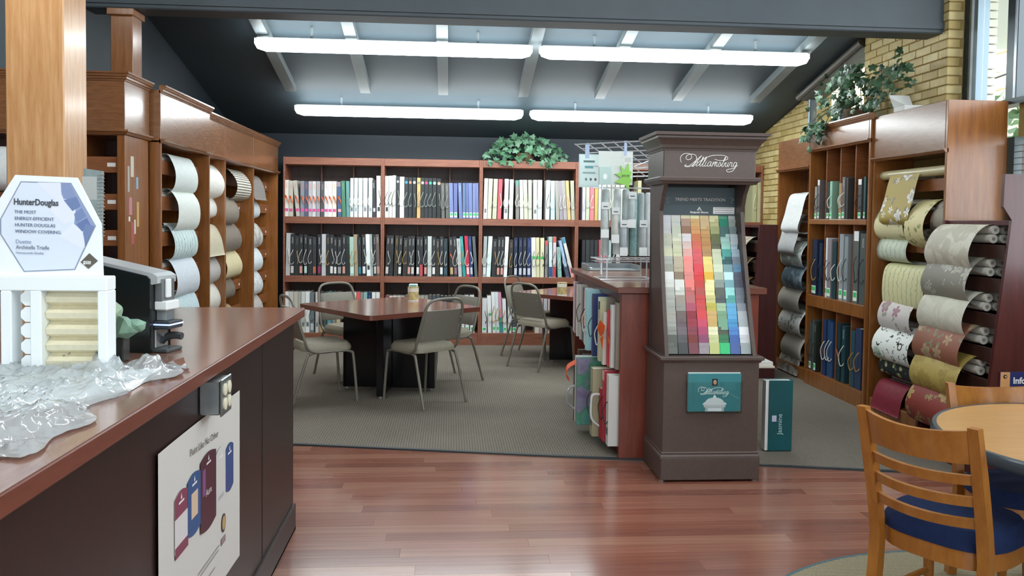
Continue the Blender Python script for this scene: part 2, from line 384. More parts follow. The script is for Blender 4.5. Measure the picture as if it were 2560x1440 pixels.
# leafy tree outdoors
tr=thing('yard_tree','leafy green tree in the yard outside the tall window','tree',(6.0,8.6,-.12))
MB().tube([(6.0,8.6,-.12),(6.05,8.65,1.2),(5.95,8.6,2.2)],.07,8,rs=[.09,.07,.04]).build('trunk',mat('5a4a3a',.9),tr,True)
def leaf_cloud(n,cx,cy,cz,rx,ry,rz,size,seed):
    rn=random.Random(seed); m=MB()
    for i in range(n):
        while True:
            a=[rn.uniform(-1,1) for _ in range(3)]
            if .15<sum(q*q for q in a)<1: break
        p=Vector((cx+a[0]*rx,cy+a[1]*ry,cz+a[2]*rz)); u=Vector([rn.gauss(0,1) for _ in range(3)]).normalized(); v=u.orthogonal().normalized(); s=size*rn.uniform(.6,1.3)
        m.add([p-u*s,p+v*s*.5,p+u*s,p-v*s*.5],[(0,1,2,3)])
    return m
leaf_cloud(1100,5.95,8.6,2.25,.8,1.1,.75,.09,5).build('foliage',mat('5c7a52',.6,0,.4,.3,3),tr)
# ---- fluorescent lamps: two rows in view, more of the same over the shop front
def emis(name,col,st):
    m=bpy.data.materials.new(name); m.use_nodes=True; nt=m.node_tree; b=nt.nodes['Principled BSDF']
    b.inputs['Base Color'].default_value=(.9,.95,1,1); b.inputs['Emission Color'].default_value=col; b.inputs['Emission Strength'].default_value=st; return m
LAMP=emis('lamp_lens',(.90,.985,1.0,1),TUBE)
def fixture(x0,x1,Y,z,label):
    L=x1-x0; xc=(x0+x1)/2
    t=thing('fluorescent_lamp',label,'ceiling lamp',(xc,Y,z),0,'eight foot fluorescent lamps')
    MB().cbox(x0+.02,x1-.02,Y-.055,Y+.055,z+.035,z+.062,.006).build('housing',mat('c8cdd0',.4),t)
    m=MB(); n=12; prof=[(.105*math.cos(math.pi+math.pi*k/n),.035+.085*math.sin(math.pi+math.pi*k/n)) for k in range(n+1)]
    vs=[];fs=[];xs=[x0,x0+.02,x0+.09,x1-.09,x1-.02,x1]; sc=[.35,.75,1,1,.75,.35]
    for X,s_ in zip(xs,sc):
        for (a,b2) in prof: vs.append((X,Y+a*s_,z+.035+(b2-.035)*s_))
    P=len(prof)
    for i in range(len(xs)-1):
        for k in range(P-1): fs.append((i*P+k,i*P+k+1,(i+1)*P+k+1,(i+1)*P+k))
        fs.append((i*P,(i+1)*P,(i+1)*P+P-1,i*P+P-1))
    fs.append(tuple(range(P))); fs.append(tuple((len(xs)-1)*P+k for k in range(P)))
    m.add(vs,fs); fixn(m.build('lens',LAMP,t,True))
    for X in (x0+.012,x1-.012): MB().cbox(X-.012,X+.012,Y-.05,Y+.05,z+.005,z+.055,.004).build('end_cap',mat('d8dcde',.4),t)
    for X in (xc-L*.3,xc+L*.3): MB().cyl((X,Y,z+.06),(X,Y,zc(Y)+.0),.012,8).build('hanger',mat('8b9498',.5),t)
fixture(-1.69,.70,7.25,2.965,'lit fluorescent lamp nearer the beam, above the round-cornered table')
fixture(.765,3.20,7.25,2.965,'lit fluorescent lamp nearer the beam, above the kiosk')
fixture(-1.65,.765,8.85,2.615,'lit fluorescent lamp near the rear wall, above the two dark tables')
fixture(.84,3.29,8.85,2.615,'lit fluorescent lamp near the rear wall, towards the brick wall')
for (a,b2,Y,nm) in ((-3.2,-.8,3.6,'over the counter'),(.0,2.4,3.6,'over the wood floor'),(-2.6,-.2,1.0,'overhead near the viewer'),(.4,2.8,1.0,'overhead near the maple table'),(-1.2,1.2,-2.0,'behind the viewer')):
    fixture(a,b2,Y,zc(Y)-.45,'lit fluorescent lamp '+nm+' in the front half of the shop')
# ================================================================== CABINETS AND SHELVES
def moulding(prof,path,name,ma,par):
    """sweep a profile (out,z) along a list of (point2d,outward2d-mitre) pairs"""
    m=MB(); vs=[];n=len(prof)
    for (p,o) in path:
        for (a,z) in prof: vs.append((p[0]+o[0]*a,p[1]+o[1]*a,z))
    fs=[]
    for i in range(len(path)-1):
        for k in range(n): fs.append((i*n+k,i*n+(k+1)%n,(i+1)*n+(k+1)%n,(i+1)*n+k))
    fs+=[tuple(range(n)),tuple((len(path)-1)*n+k for k in range(n))]
    m.add(vs,fs); return fixn(m.build(name,ma,par))
def crown(zt): return [(-.01,zt-.052),(.006,zt-.052),(.008,zt-.042),(.016,zt-.040),(.018,zt-.028),(.026,zt-.026),(.030,zt-.012),(.036,zt-.010),(.036,zt),(-.01,zt)]
def cove(zt): return [(-.01,zt-.03),(.01,zt-.03),(.02,zt-.015),(.028,zt-.012),(.028,zt),(-.01,zt)]
# ---------------- rear bookshelves
BX=[-1.93,-.793,.351,1.49,2.63,3.745]; YF=9.64
RZ=[(1.50,2.10),(.815,1.42),(.15,.74)]
BAYN=['first','second','third','fourth','fifth']
for i in range(5):
    x0,x1=BX[i],BX[i+1]
    t=thing('bookshelf','%s wooden bookshelf from left along the rear wall, full of sample books'%BAYN[i],'bookshelf',((x0+x1)/2,YF,0),0,'bookshelves along the rear wall')
    for x in (x0,x1-.021): MB().cbox(x,x+.021,YF,YB-.01,0,2.185,.002).build('side_panel',BKS,t)
    MB().cbox(x0+.021,x1-.021,YF+.001,YB-.01,2.10,2.185,.003).build('top_board',BKS,t)
    for z0,z1 in ((1.42,1.50),(.74,.815)): MB().cbox(x0+.021,x1-.021,YF+.001,YB-.01,z0,z1,.003).build('shelf',BKS,t)
    MB().cbox(x0+.021,x1-.021,YF+.001,YB-.01,.0,.15,.003).build('base',BKS,t)
    MB().box(x0+.021,x1-.021,YB-.025,YB-.011,.15,2.10).build('back_panel',BKD,t)
    for (z0,z1) in RZ:
        for f in ((.35,.68) if i<4 else (.5,)):
            x=x0+(x1-x0)*f; MB().box(x-.008,x+.008,9.90,YB-.025,z0,z1).build('divider',mat('6a4a3c',.6),t)
# ---------------- side cabinets (left)
def tagplate(p,par,wd=.03,ht=.022,ax='x'):
    m=MB()
    if ax=='x': m.box(p[0],p[0]+.002,p[1]-wd/2,p[1]+wd/2,p[2]-ht/2,p[2]+ht/2)
    else: m.box(p[0]-wd/2,p[0]+wd/2,p[1]-.002,p[1],p[2]-ht/2,p[2]+ht/2)
    m.build('price_tag',mat('e8e8e4',.5),par)
LR=[1.885,1.63,1.375,1.12,.87,.615,.36]
def left_unit(y0,y1,xf,zt,label,rx=-2.105):
    t=thing('wallpaper_cabinet',label,'cabinet',(xf-.25,(y0+y1)/2,0),0,'wallpaper cabinets against the dark side wall')
    for y in (y0,y1-.022): MB().cbox(XL+.01,xf,y,y+.022,0,2.0,.002).build('side_panel',CAB,t)
    MB().cbox(XL+.01,xf,y0,y1,1.985,zt-.03,.003).build('header_panel',CABH,t)
    moulding(crown(zt),[((xf,y0),(1,0)),((xf,y1),(1,0))],'cornice',CABH,t)
    moulding(cove(2.01),[((xf,y0),(1,0)),((xf,y1),(1,0))],'moulding',CABH,t)
    MB().box(XL+.01,XL+.03,y0+.022,y1-.022,0,2.0).build('back_panel',CAB,t)
    MB().cbox(XL+.03,xf-.01,y0+.022,y1-.022,0,.12,.003).build('plinth',CAB,t)
    for z in LR: MB().cbox(rx-.025,rx,y0+.022,y1-.022,z-.10,z,.003).build('rail',CABX,t)
    for z in LR[:5]: tagplate((rx,y1-.09,z-.055),t)
    return t
left_unit(5.70,6.83,-1.95,2.368,'nearest tall wallpaper cabinet on the dark wall with projecting cornice',-2.035)
left_unit(6.835,7.41,-1.985,2.342,'narrow wallpaper cabinet between two wider ones on the dark wall')
left_unit(7.415,8.455,-1.985,2.342,'wallpaper cabinet holding grey and brown papers on the dark wall')
left_unit(8.46,9.63,-1.985,2.342,'corner wallpaper cabinet touching the rear bookshelves')
# end cabinet turned towards the viewer
t=thing('end_cabinet','tall wooden end cabinet with open slots beside the oak column','cabinet',(-2.7,5.42,0))
ux0,ux1,uy0,uy1=-3.45,-2.01,5.25,5.66
MB().cbox(ux1-.05,ux1,uy0,uy1,0,2.0,.003).build('side_panel',CAB,t); MB().cbox(ux0,ux0+.05,uy0,uy1,0,2.0,.003).build('side_panel',CAB,t)
MB().cbox(-2.33,-2.28,uy0+.02,uy1,0,2.0,.003).build('partition',CAB,t)
MB().cbox(ux0,ux1,uy0,uy1,1.985,2.37,.003).build('header_panel',CABH,t)
moulding(crown(2.372),[((ux0,uy0),(0,-1)),((ux1,uy0),(1,-1)),((ux1,uy1),(1,0))],'cornice',CABH,t)
moulding(cove(2.02),[((ux0,uy0),(0,-1)),((ux1,uy0),(1,-1)),((ux1,uy1),(1,0))],'moulding',CABH,t)
MB().box(ux0,ux1,uy1-.02,uy1-.005,0,2.0).build('back_panel',mat('3a2118',.6),t)
for z in (1.855,1.625,1.40,1.17,.94,.71,.48,.25): MB().cbox(ux0+.05,ux1-.05,uy0+.02,uy0+.045,z-.10,z,.003).build('rail',CABX,t)
for z in (1.855,1.625,1.40): tagplate((-2.10,uy0+.02,z-.05),t,.05,.024,'y')
MB().box(ux0+.05,ux1-.05,uy0+.03,uy1,0,.12).build('plinth',CAB,t)
for (y,z,w_,h_,cc) in ((5.36,1.80,.05,.13,'c9c2b0'),(5.30,1.72,.03,.16,'b0a8a0'),(5.44,1.70,.03,.075,'8fb0c8'),(5.33,1.55,.05,.11,'c08088'),(5.45,1.50,.035,.16,'c8a468'),(5.31,1.47,.022,.03,'e8e6e0'),(5.40,1.42,.025,.09,'d8d0c4'),(5.36,1.38,.05,.14,'a8544c')):
    MB().box(ux1,ux1+.0015,y-w_/2,y+w_/2,z-h_/2,z+h_/2).build('sticker',mat(cc,.6),t)
# boxed post carrying the beam
t=thing('wooden_post','boxed wooden post with square cap standing on the end cabinet','post',(-2.28,6.0,2.372))
MB().cbox(-2.365,-2.215,5.93,6.10,2.372,2.925,.004).build('shaft',CAB,t)
MB().cbox(-2.38,-2.20,5.90,6.12,2.876,2.922,.004).build('cap',CAB,t)
# oak column in front
t=thing('oak_column','broad golden oak column rising behind the counter','column',(-2.08,4.4,0))
MB().cbox(-2.225,-1.942,4.30,4.56,0,3.9,.006).build('shaft',OAK,t); MB().cbox(-2.24,-1.925,4.285,4.575,0,.12,.006).build('base',OAK,t)
t=thing('folding_screen','grey metal framed panel standing on the end cabinet behind oak column','screen',(-3.0,5.4,2.373))
MB().cbox(-3.35,-2.62,5.40,5.43,2.373,3.05,.005).build('panel',mat('5a6266',.4),t); MB().tube([(-2.66,5.37,2.39),(-2.66,5.37,3.0)],.014,8).build('frame_tube',mat('b8c0c4',.25,.8),t,True)
# ---------------- window side cabinets (right)
XF=3.34; XBK=3.655
def right_rack(y0,y1,xf,zhead,zt,rails,label,name='wallpaper_cabinet',back=None):
    xb=back or XBK
    t=thing(name,label,'cabinet',((xf+xb)/2,(y0+y1)/2,0),0,'wallpaper cabinets against the brick wall')
    for y in (y0,y1-.024): MB().cbox(xf,xb,y,y+.024,0,zt,.002).build('side_panel',CAB,t)
    MB().cbox(xf-.002,xb,y0+.024,y1-.024,zhead,zt,.003).build('header_panel',CABH,t)
    moulding(cove(zhead+.02),[((xf,y0),(-1,0)),((xf,y1),(-1,0))],'moulding',CABH,t)
    MB().box(xb-.02,xb,y0+.024,y1-.024,0,zhead).build('back_panel',CAB,t)
    MB().cbox(xf+.01,xb-.02,y0+.024,y1-.024,0,.12,.003).build('plinth',CAB,t)
    for z in rails: MB().cbox(xf+.10,xf+.125,y0+.024,y1-.024,z-.09,z,.003).build('rail',CABX,t)
    return t
AR=[1.72,1.50,1.27,1.05,.83,.60,.36]; CR=[1.83,1.60,1.38,1.13,.90,.67,.46,.24]
right_rack(7.43,8.20,3.34,2.02,2.32,AR,'wallpaper cabinet farthest along the brick wall, past the book niches')
right_rack(5.33,6.30,3.34,2.0,2.345,CR,'wallpaper cabinet nearest along the brick wall, under the white box',back=3.765)
t=thing('book_cabinet','cabinet of narrow upright book niches between two wallpaper cabinets','cabinet',(3.48,6.86,0))
by0,by1,bx=6.31,7.425,3.32
for y in (by0,by1-.03): MB().cbox(bx,XBK,y,y+.03,0,2.33,.003).build('side_panel',CAB,t)
MB().cbox(bx-.002,XBK,by0+.03,by1-.03,2.16,2.33,.003).build('header_panel',CABH,t)
moulding(crown(2.38),[((bx,by0-.03),(-1,0)),((bx,by1),(-1,0))],'cornice',CABH,t)
moulding(cove(2.18),[((bx,by0),(-1,0)),((bx,by1),(-1,0))],'moulding',CABH,t)
for z0,z1 in ((1.49,1.535),(.735,.84),(.0,.14)): MB().cbox(bx-.004,XBK,by0+.03,by1-.03,z0,z1,.003).build('shelf',CAB,t)
MB().box(XBK-.02,XBK-.005,by0+.03,by1-.03,.1,2.16).build('back_panel',CAB,t)
BDIV=[by0+.03+(by1-by0-.06)*k/4 for k in (1,2,3)]
for z0,z1 in ((1.535,2.16),(.84,1.49),(.14,.735)):
    for y in BDIV: MB().cbox(bx+.03,XBK-.02,y-.008,y+.008,z0,z1,.002).build('divider',CABX,t)
# sloping mahogany racks
def slant_rack(y0,y1,xt,xb_,zt,xback,label,rails,ptop,ro=.0):
    t=thing('slanted_rack',label,'rack',((xt+xback)/2,(y0+y1)/2,0),0,'slanted mahogany racks')
    def X(z): return xb_+(xt-xb_)*(z/zt)
    for y in (y0,y1-.024):
        tall=ptop>zt+.05 and y==y0
        pl=[(X(0),0),(xback,0)]+([(xback,ptop),(xback-.53,ptop),(xback-.535,zt+.08)] if tall else [(xback,zt)])+[(X(zt)+.01,zt)]
        m=MB(); m.prism(pl,y,y+.024,'y'); fixn(m.build('side_panel',MAHOG,t))
    for z in rails: MB().cbox(X(z)+ro,X(z)+ro+.025,y0+.024,y1-.024,z-.085,z,.003).build('rail',mat('3a2018',.5),t)  # rails coloured dark, putting the shade inside the rack into their colour
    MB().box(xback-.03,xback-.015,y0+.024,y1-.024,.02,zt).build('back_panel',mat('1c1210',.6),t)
    MB().cbox(X(0)+.02,xback-.03,y0+.024,y1-.024,0,.12,.003).build('plinth',MAHOG,t)
    MB().cbox(X(zt)+.03,xback-.03,y0+.024,y1-.024,zt-.03,zt,.003).build('top_board',MAHOG,t)
    return t,X
DR=[1.44,1.24,1.03,.83,.645,.43]
_,XD=slant_rack(4.55,5.225,3.25,3.10,1.53,3.74,'slanted mahogany wallpaper rack next to the maple table',[q-.055 for q in DR],1.80)
MB_E=[1.30,1.11,.92,.70,.50]
_,XE=slant_rack(7.60,8.25,2.92,2.84,1.48,3.11,'slanted mahogany wallpaper rack behind the kiosk',MB_E,1.49)
# ================================================================== SAMPLE BOOKS
CN={'white':'f2f2f0','off-white':'dedcd2','pale grey':'c4c4c4','mid grey':'94969a','dark grey':'5c5e60','black':'2a2c2e','navy':'26345c','slate blue':'6c7aa6','pale blue':'bcdcE6','teal':'3a948c','mint':'a6c8b8','green':'4f8466','olive':'a8aa74','cream':'ece4c4','beige':'c8bea8','tan':'d0a868','brown':'6c5a50','coral':'e06a66','red':'b8303c','pink':'e0a0a8','mauve':'a898a8','orange':'e07838','sage':'c8cab2'}
CNL={k:tuple(int(v[i:i+2],16) for i in (0,2,4)) for k,v in CN.items()}
def cname(h):
    r=tuple(int(h[i:i+2],16) for i in (0,2,4)); return min(CNL,key=lambda k:sum((a-b)**2 for a,b in zip(r,CNL[k])))
def squiggle():
    m=MB(); rn=random.Random(3); x=0; pts=[]
    for i in range(15): pts.append((i/14.0, .5+.5*math.sin(i*2.1)*rn.uniform(.5,1)))
    w=.09
    for i in range(14):
        (a,b),(c,d)=pts[i],pts[i+1]
        m.add([(a,b-w,0),(c,d-w,0),(c,d+w,0),(a,b+w,0)],[(0,1,2,3)])
    return m
SQ=squiggle()
TIE={'s':'b4b4b0','t':'b08a4c','k':'2c2c2e','w':'d8d6cc','o':'e0642c','r':'d06a50','g':'8c9490'}
def book(loc,w,h,depth,col,lean=0,rotz=0,title=None,tie=None,lab=None,top=None,bottom=None,label='',group=None,seed=0,pages='e4e0d4'):
    rn=random.Random(seed*13+int(w*1e5))
    th=lean; lift=abs(math.sin(th))*w/2
    e=thing('sample_book',label,'book',(loc[0],loc[1],loc[2]+lift),0,group,local=True); e.rotation_euler=(0,th,rotz)
    c=mat(col,.45,0,.45)
    b=.003; m=MB()
    m.box(-w/2,w/2,0,b,0,h); m.box(-w/2,-w/2+b,b,depth,0,h); m.box(w/2-b,w/2,b,depth,0,h)
    m.build('cover',c,e)
    MB().box(-w/2+b,w/2-b,b,depth-.012,.006,h-.006).build('pages',mat(pages,.8),e)
    if top:  MB().box(-w/2+.001,w/2-.001,-.001,0,h*.86,h*.995).build('spine_band',mat(top,.5),e)
    if bottom: MB().box(-w/2+.001,w/2-.001,-.001,0,h*.01,h*bottom[1]).build('spine_band',mat(bottom[0],.5),e)
    if title:
        z1=h*(.93 if not top else .84); L=h*rn.uniform(.13,.18); s=w*.52
        q=MB(); q.v=[(-s/2+p[1]*s,-.0015,z1-p[0]*L) for p in SQ.v]; q.f=SQ.f; q.m=[0]*len(q.f); q.build('title_lettering',mat(title,.5),e)
    if lab:
        kind,cl=lab[0],lab[1:]
        if kind=='l': MB().box(-w*.36,w*.36,-.002,0,h*.06,h*.23).build('spine_label',mat(cl,.5),e)
        elif kind=='h':   # hexagonal badge near the top
            r=w*.42; zz=h*.875; MB().prism([(r*math.cos(k*math.pi/3),zz+r*1.1*math.sin(k*math.pi/3)) for k in range(6)],-.002,0,'y').build('badge',mat(cl,.5),e)
        elif kind=='p':   # sticker spot low on the spine
            MB().box(-w*.4,w*.4,-.002,0,h*.14,h*.22).build('sticker',mat(cl,.5),e)
        elif kind=='g':   # green price sticker at the very foot
            MB().box(-w*.38,w*.38,-.002,0,h*.03,h*.17).build('sticker',mat('e4f0e4',.5),e); MB().box(-w*.3,w*.3,-.003,-.002,h*.08,h*.15).build('sticker',mat(cl,.5),e)
        elif kind=='c': MB().box(-w*.38,w*.38,-.002,0,h*.46,h*.53).build('sticker',mat(cl,.5),e)
        elif kind=='q': MB().box(-w*.3,w*.3,-.002,0,h*.15,h*.25).build('mark',mat(cl,.5),e)
    if tie:
        cl=mat(TIE[tie],.5); sgn=-1 if rn.random()<.8 else 1; bw=rn.uniform(.015,.034)
        if tie in 'or':     # flat ribbon
            pts=cat([(-w*.3,-.012,h*.56),(w*.1,-.02,h*.52),(w*.45,-.012,h*.42),(w*.55,-.006,h*.36)],3); m=MB()
            for i in range(len(pts)-1):
                a,b2=pts[i],pts[i+1]; dz=Vector((0,0,.016)); m.add([a-dz,b2-dz,b2+dz,a+dz],[(0,1,2,3)])
            m.build('ribbon',cl,e)
        else:
            u=rn.uniform(.60,.66); d=rn.uniform(.28,.34)
            pts=cat([(w*.12,.0,h*u),(w*.1,-.012,h*(u-.03)),(sgn*bw*.55,-.026,h*(u+d)*.53),(sgn*bw,-.022,h*(d+.09)),(sgn*bw*.5,-.014,h*(d-.015)),(w*.22,-.008,h*d),(w*.28,-.001,h*(d+.035))],3)
            MB().tube(pts,.0042 if tie!='k' else .003,5).build('carry_loop',cl,e,True)
    return e
def shelf_row(rows,ox,oy,s,zs,Y,bay,shelf,ordoff=0,depth=.245):
    for i,r in enumerate(rows):
        x0,x1,top,lean,col=r[:5]; kw=r[5] if len(r)>5 else {}
        xc=(x0+x1)/2; yb=0
        pb=atY(ox+xc/s,oy+1290/s,Y); wd=(x1-x0)/s/FPX*Y*1.0*.97
        X=atY(ox+xc/s,500,Y).x if False else pb.x
        zt=atY(ox+xc/s,oy+top/s,Y).z; h=max(.2,zt-zs)
        hp=h*FPX/Y*s; lr=math.atan2(lean,hp) if lean else 0
        nm='%s spined sample book, %s from left, %s shelf, %s bookshelf from left'%(cname(col),ORD[i+ordoff],shelf,BAYN[bay])
        book((X,Y+random.uniform(0,.008),zs+.0005),wd,h/math.cos(lr),depth,col,lr,0,label=nm,group='sample books on the rear bookshelves',seed=i+bay*31+len(shelf)*7,**kw)
K='2d2f31'; YS=YF+.012
def d(**k): return k
B=d(title='dedede',tie='s',lab='lcfcbc4'); Bt=d(title='8a8478',tie='t'); Bp=d(title='e4e4e4',tie='s',lab='ld89a8c'); Bw=d(title='e4e4e4',tie='s',lab='le6e4e0')
O=lambda c: d(tie='o',lab='pe0569c',title='e08460')
# --- top shelf
shelf_row([(158,237,605,0,'e8e4dc',O(0)),(245,318,625,0,'c9c4b4',O(0)),(385,455,620,-65,'c4beb4',O(0)),(462,532,625,0,'8a8f98',O(0)),(538,608,630,0,'5a6078',O(0)),(615,680,630,0,'c0b8bc',O(0)),(686,752,630,0,'d4d2d4',O(0)),(762,830,630,0,'a8a8ac',O(0)),(842,908,635,0,'55555a',d(title='d8b8c0',lab='pe060a0',tie='r')),(915,988,630,0,'dcdcdc',O(0)),(990,1062,630,0,'f4f2f0',O(0)),(1068,1142,630,0,'efe4d4',O(0)),(1168,1245,640,-25,'4d6488',d(tie='o',lab='pe8a8a8',top='9a8890')),(1255,1325,625,-25,'4f8468',d(title='9ab8a4')),(1335,1400,628,-15,'6a9a98',{}),
 (1405,1465,570,0,'e4eaea',d(tie='w',lab='q70787c')),(1480,1545,568,0,'e2f0f0',d(tie='w',lab='q9ab4b8')),(1560,1635,570,0,'eef6f6',d(tie='w')),(1650,1728,570,0,'f0f4f6',d(tie='w',lab='q90949a')),(1752,1820,568,0,'eef4f6',d(tie='w',lab='qa0a4a8')),(1832,1898,610,-20,'3c3c40',d(title='e0e0e0',lab='qd0d0d0')),(1908,1985,528,-10,'f8f8f8',d(tie='k',lab='q404244'))],690,370,7.579,1.50,YS,0,'top')
H=lambda c: d(lab='h'+c,tie='g'); G=d(lab='g3cc46c')
shelf_row([(168,240,530,0,'f6f6f6',d(tie='k',lab='q404244')),(246,305,525,0,'d8d6cc',d(tie='k')),(310,370,520,0,'f6f6f2',d(tie='k')),(380,440,540,0,'3a3a3c',H('b4b4b8')),(447,530,545,0,'f8f8f8',d(tie='w')),(537,605,555,0,'2e3234',H('3a9cc4')),(612,680,558,0,'2e3234',H('d08878')),(690,755,558,0,'2e3234',H('cce4ec')),(772,838,565,0,'d8b070',H('8a8070')),(845,910,565,0,'2e3234',H('e4e0c0')),(915,985,568,0,'2e3234',H('d0487c')),(990,1060,570,0,'2e3234',H('4cbc98')),(1068,1140,572,0,'2e3234',H('94d8c0')),(1150,1225,580,0,'2a2c2c',H('c0a084')),(1240,1305,665,-15,'6a6a68',d(title='a8a8a4',tie='g')),(1322,1388,668,-20,'66665f',d(title='b0b0ac',tie='g')),(1395,1468,665,-20,'7a86b8',G),(1474,1545,668,-10,'6a74a4',G),(1572,1638,665,-25,'7080b4',d(title='dfe4f4')),(1643,1698,665,-10,'64789c',G),(1703,1758,665,-10,'6070a0',G),(1763,1828,665,-15,'7484b4',G),(1833,1893,668,-10,'7882b0',G),(1898,1948,665,-15,'7480b0',G)],940,370,7.579,1.50,YS,1,'top')
w=d(tie='w',lab='q7c8480')
w2=d(tie='w')
shelf_row([(212,282,425,15,'f8f8f4',w),(287,365,430,22,'d0d0b8',w2),(382,462,435,22,'c8c8ac',w2),(475,550,438,22,'e0626c',w2),(600,675,435,15,'d8d8dc',w),(697,770,445,12,'f0eee0',w2),(830,893,460,-15,'8a8884',d(top='6a9c94',tie='w')),(910,975,455,-22,'ecead8',w2),(985,1060,455,-28,'cccdb8',w2),(1065,1135,455,-12,'c8cab8',w2),(1160,1232,455,-8,'f4f6f4',w),(1238,1322,455,0,'f8f8f8',d(tie='w',bottom=('c8d0ce',.6))),(1390,1465,460,10,'e4e4e0',d(tie='k',title='9a9a98')),(1490,1570,470,-10,'c4e8f0',w2),(1590,1655,470,-30,'a8a69c',{}),(1662,1728,475,-45,'9e96a0',w2),(1733,1805,470,-55,'aaa4a0',w2),(1812,1873,470,-55,'d8b880',w2),(1882,1950,470,-30,'b4b4a0',w2)],1180,390,7.579,1.50,YS,2,'top')
shelf_row([(75,135,300,0,'ccc8d8',w2),(142,210,300,0,'c4ccb0',w2),(218,300,300,0,'e88088',w2),(308,370,300,0,'c8b060',d(title='a08040')),(378,450,300,0,'c8d0cc',w2),(460,530,290,0,'b8c0bc',w2),(540,610,290,0,'d8d4c8',w2),(620,690,300,0,'a8aca4',w2),(700,780,300,0,'c8c4b8',w2),(790,870,300,0,'e0ddd0',w2),(1120,1190,300,0,'b8b490',w2)],1445,412,7.579,1.50,YS,3,'top')
shelf_row([(60,150,590,0,'b4b48c',w2),(155,245,590,0,'bcbc94',d(title='7a7a58')),(250,345,590,0,'a8ac80',w2),(352,410,590,0,'c0c09c',w2)],1872,370,7.579,1.50,YS,4,'top')
# --- middle shelf
shelf_row([(180,258,325,12,'c0c0c0',w2),(265,340,345,8,K,B),(347,430,372,5,K,Bt),(437,505,350,5,K,Bp),(525,590,350,0,K,d(title='dcdcdc',tie='s',lab='lc4dcd4')),(602,685,382,0,K,d(title='f0f0f0',tie='s')),(690,760,390,0,'38383e',d(title='60788c',lab='lb4704c')),(782,850,350,0,K,d(title='f0f0f0',tie='s',lab='l9c2c5c')),(862,942,345,0,'c4c6c8',w2),(950,1012,355,0,K,d(title='d8b07c',tie='t')),(1015,1085,355,0,K,Bw),(1090,1150,400,0,K,Bw),(1160,1240,400,0,K,d(title='d0d0cc',tie='s',lab='la0a0a0')),(1250,1315,355,0,K,Bp),(1320,1393,370,0,'26302e',d(title='6a6e64')),(1402,1480,395,-15,'a8c8b8',d(tie='t',lab='ld8e8e0')),(1492,1556,352,-28,'a89880',d(tie='t')),(1560,1622,400,-20,K,d(title='2c9cb4',lab='l2c8098')),(1632,1705,350,-15,K,Bw),(1720,1795,348,-30,'f0f8f8',d(tie='w',lab='q404040')),(1800,1840,350,-30,'a8b4b0',w2),(1852,1905,350,-22,K,B),(1910,1972,350,-28,'6a5e58',d(title='e0e0dc',lab='lc49484'))],690,540,7.579,.815,YS,0,'middle')
shelf_row([(167,235,370,28,K,B),(242,315,370,20,K,d(title='e8e8e8',tie='k')),(332,400,370,25,'3a352f',d(title='c0a04c',tie='t')),(408,475,375,25,K,Bw),(497,578,415,22,'353331',d(title='b8b4a8',tie='t')),(585,650,385,20,K,Bp),(655,720,380,12,K,B),(757,818,390,5,K,Bw),(822,885,395,0,K,d(title='c8c8c4',bottom=('c05058',.3))),(902,965,385,0,K,Bp),(972,1048,385,0,'c8ccc8',w2),(1055,1125,395,0,K,Bw),(1130,1195,430,0,'33312f',d(title='d8d4cc',tie='t')),(1202,1270,390,0,K,Bw),(1280,1352,430,-5,'2c3a3e',d(title='3c7478',tie='s',lab='l345868')),(1400,1470,400,-30,K,d(title='e0e0dc',tie='r',lab='lc8a870')),(1478,1545,390,-35,K,d(title='dcdcd8',tie='s',lab='l8c6878')),(1560,1630,430,-45,'c0c0c0',d(tie='w',title='50505a')),(1645,1705,390,-70,'2c9c98',d(tie='t',title='c8e8e4')),(1712,1778,380,-50,'c83048',d(tie='w',lab='le8d0d0')),(1784,1840,385,-48,'2a4078',d(tie='w',lab='lc8c8c8',title='9aa8c8')),(1868,1925,390,-58,'5a6468',d(title='8c9494'))],940,540,7.579,.815,YS,1,'middle')
N='24304c'; Nv=d(title='8890b0',tie='s',lab='lc8ccd8')
shelf_row([(195,262,310,18,'a8b0b0',d(tie='w',lab='le0e0e0')),(267,345,310,35,'e0f4f0',w2),(365,448,360,20,K,d(title='b8b8b8',tie='t')),(455,520,325,22,K,Bp),(525,588,325,18,K,Bp),(592,660,320,30,'f4f4f4',d(tie='w')),(687,765,370,10,'34322f',d(title='b08058',tie='t')),(785,855,335,0,N,Nv),(875,945,335,0,N,Nv),(955,1025,335,0,'262c38',Nv),(1035,1110,340,0,'24386a',Nv),(1130,1213,335,-22,'e8e8d8',d(tie='g',lab='c48c060')),(1215,1280,335,-20,'ded8b0',d(tie='k',lab='c48c060')),(1286,1358,340,0,'e0dcb8',d(tie='k',lab='c48c060')),(1375,1430,390,0,'8a8886',d(top='d05c5c',tie='k')),(1455,1518,320,-10,'d8ecee',d(top='a8c4b8',bottom=('34508c',.26),title='70a8b8')),(1525,1585,320,0,'d8c8cc',d(top='d85848',bottom=('b8404c',.27),tie='k')),(1625,1700,515,-35,'8ab8b0',d(tie='w',title='d05058')),(1790,1845,400,-165,'98b8dc',d(tie='w',bottom=('484c64',.28),title='e0e8f4')),(1880,1938,345,-195,'e0dcd8',d(top='3c90b0',bottom=('e8a0a0',.24),tie='w'))],1180,550,7.579,.815,YS,2,'middle')
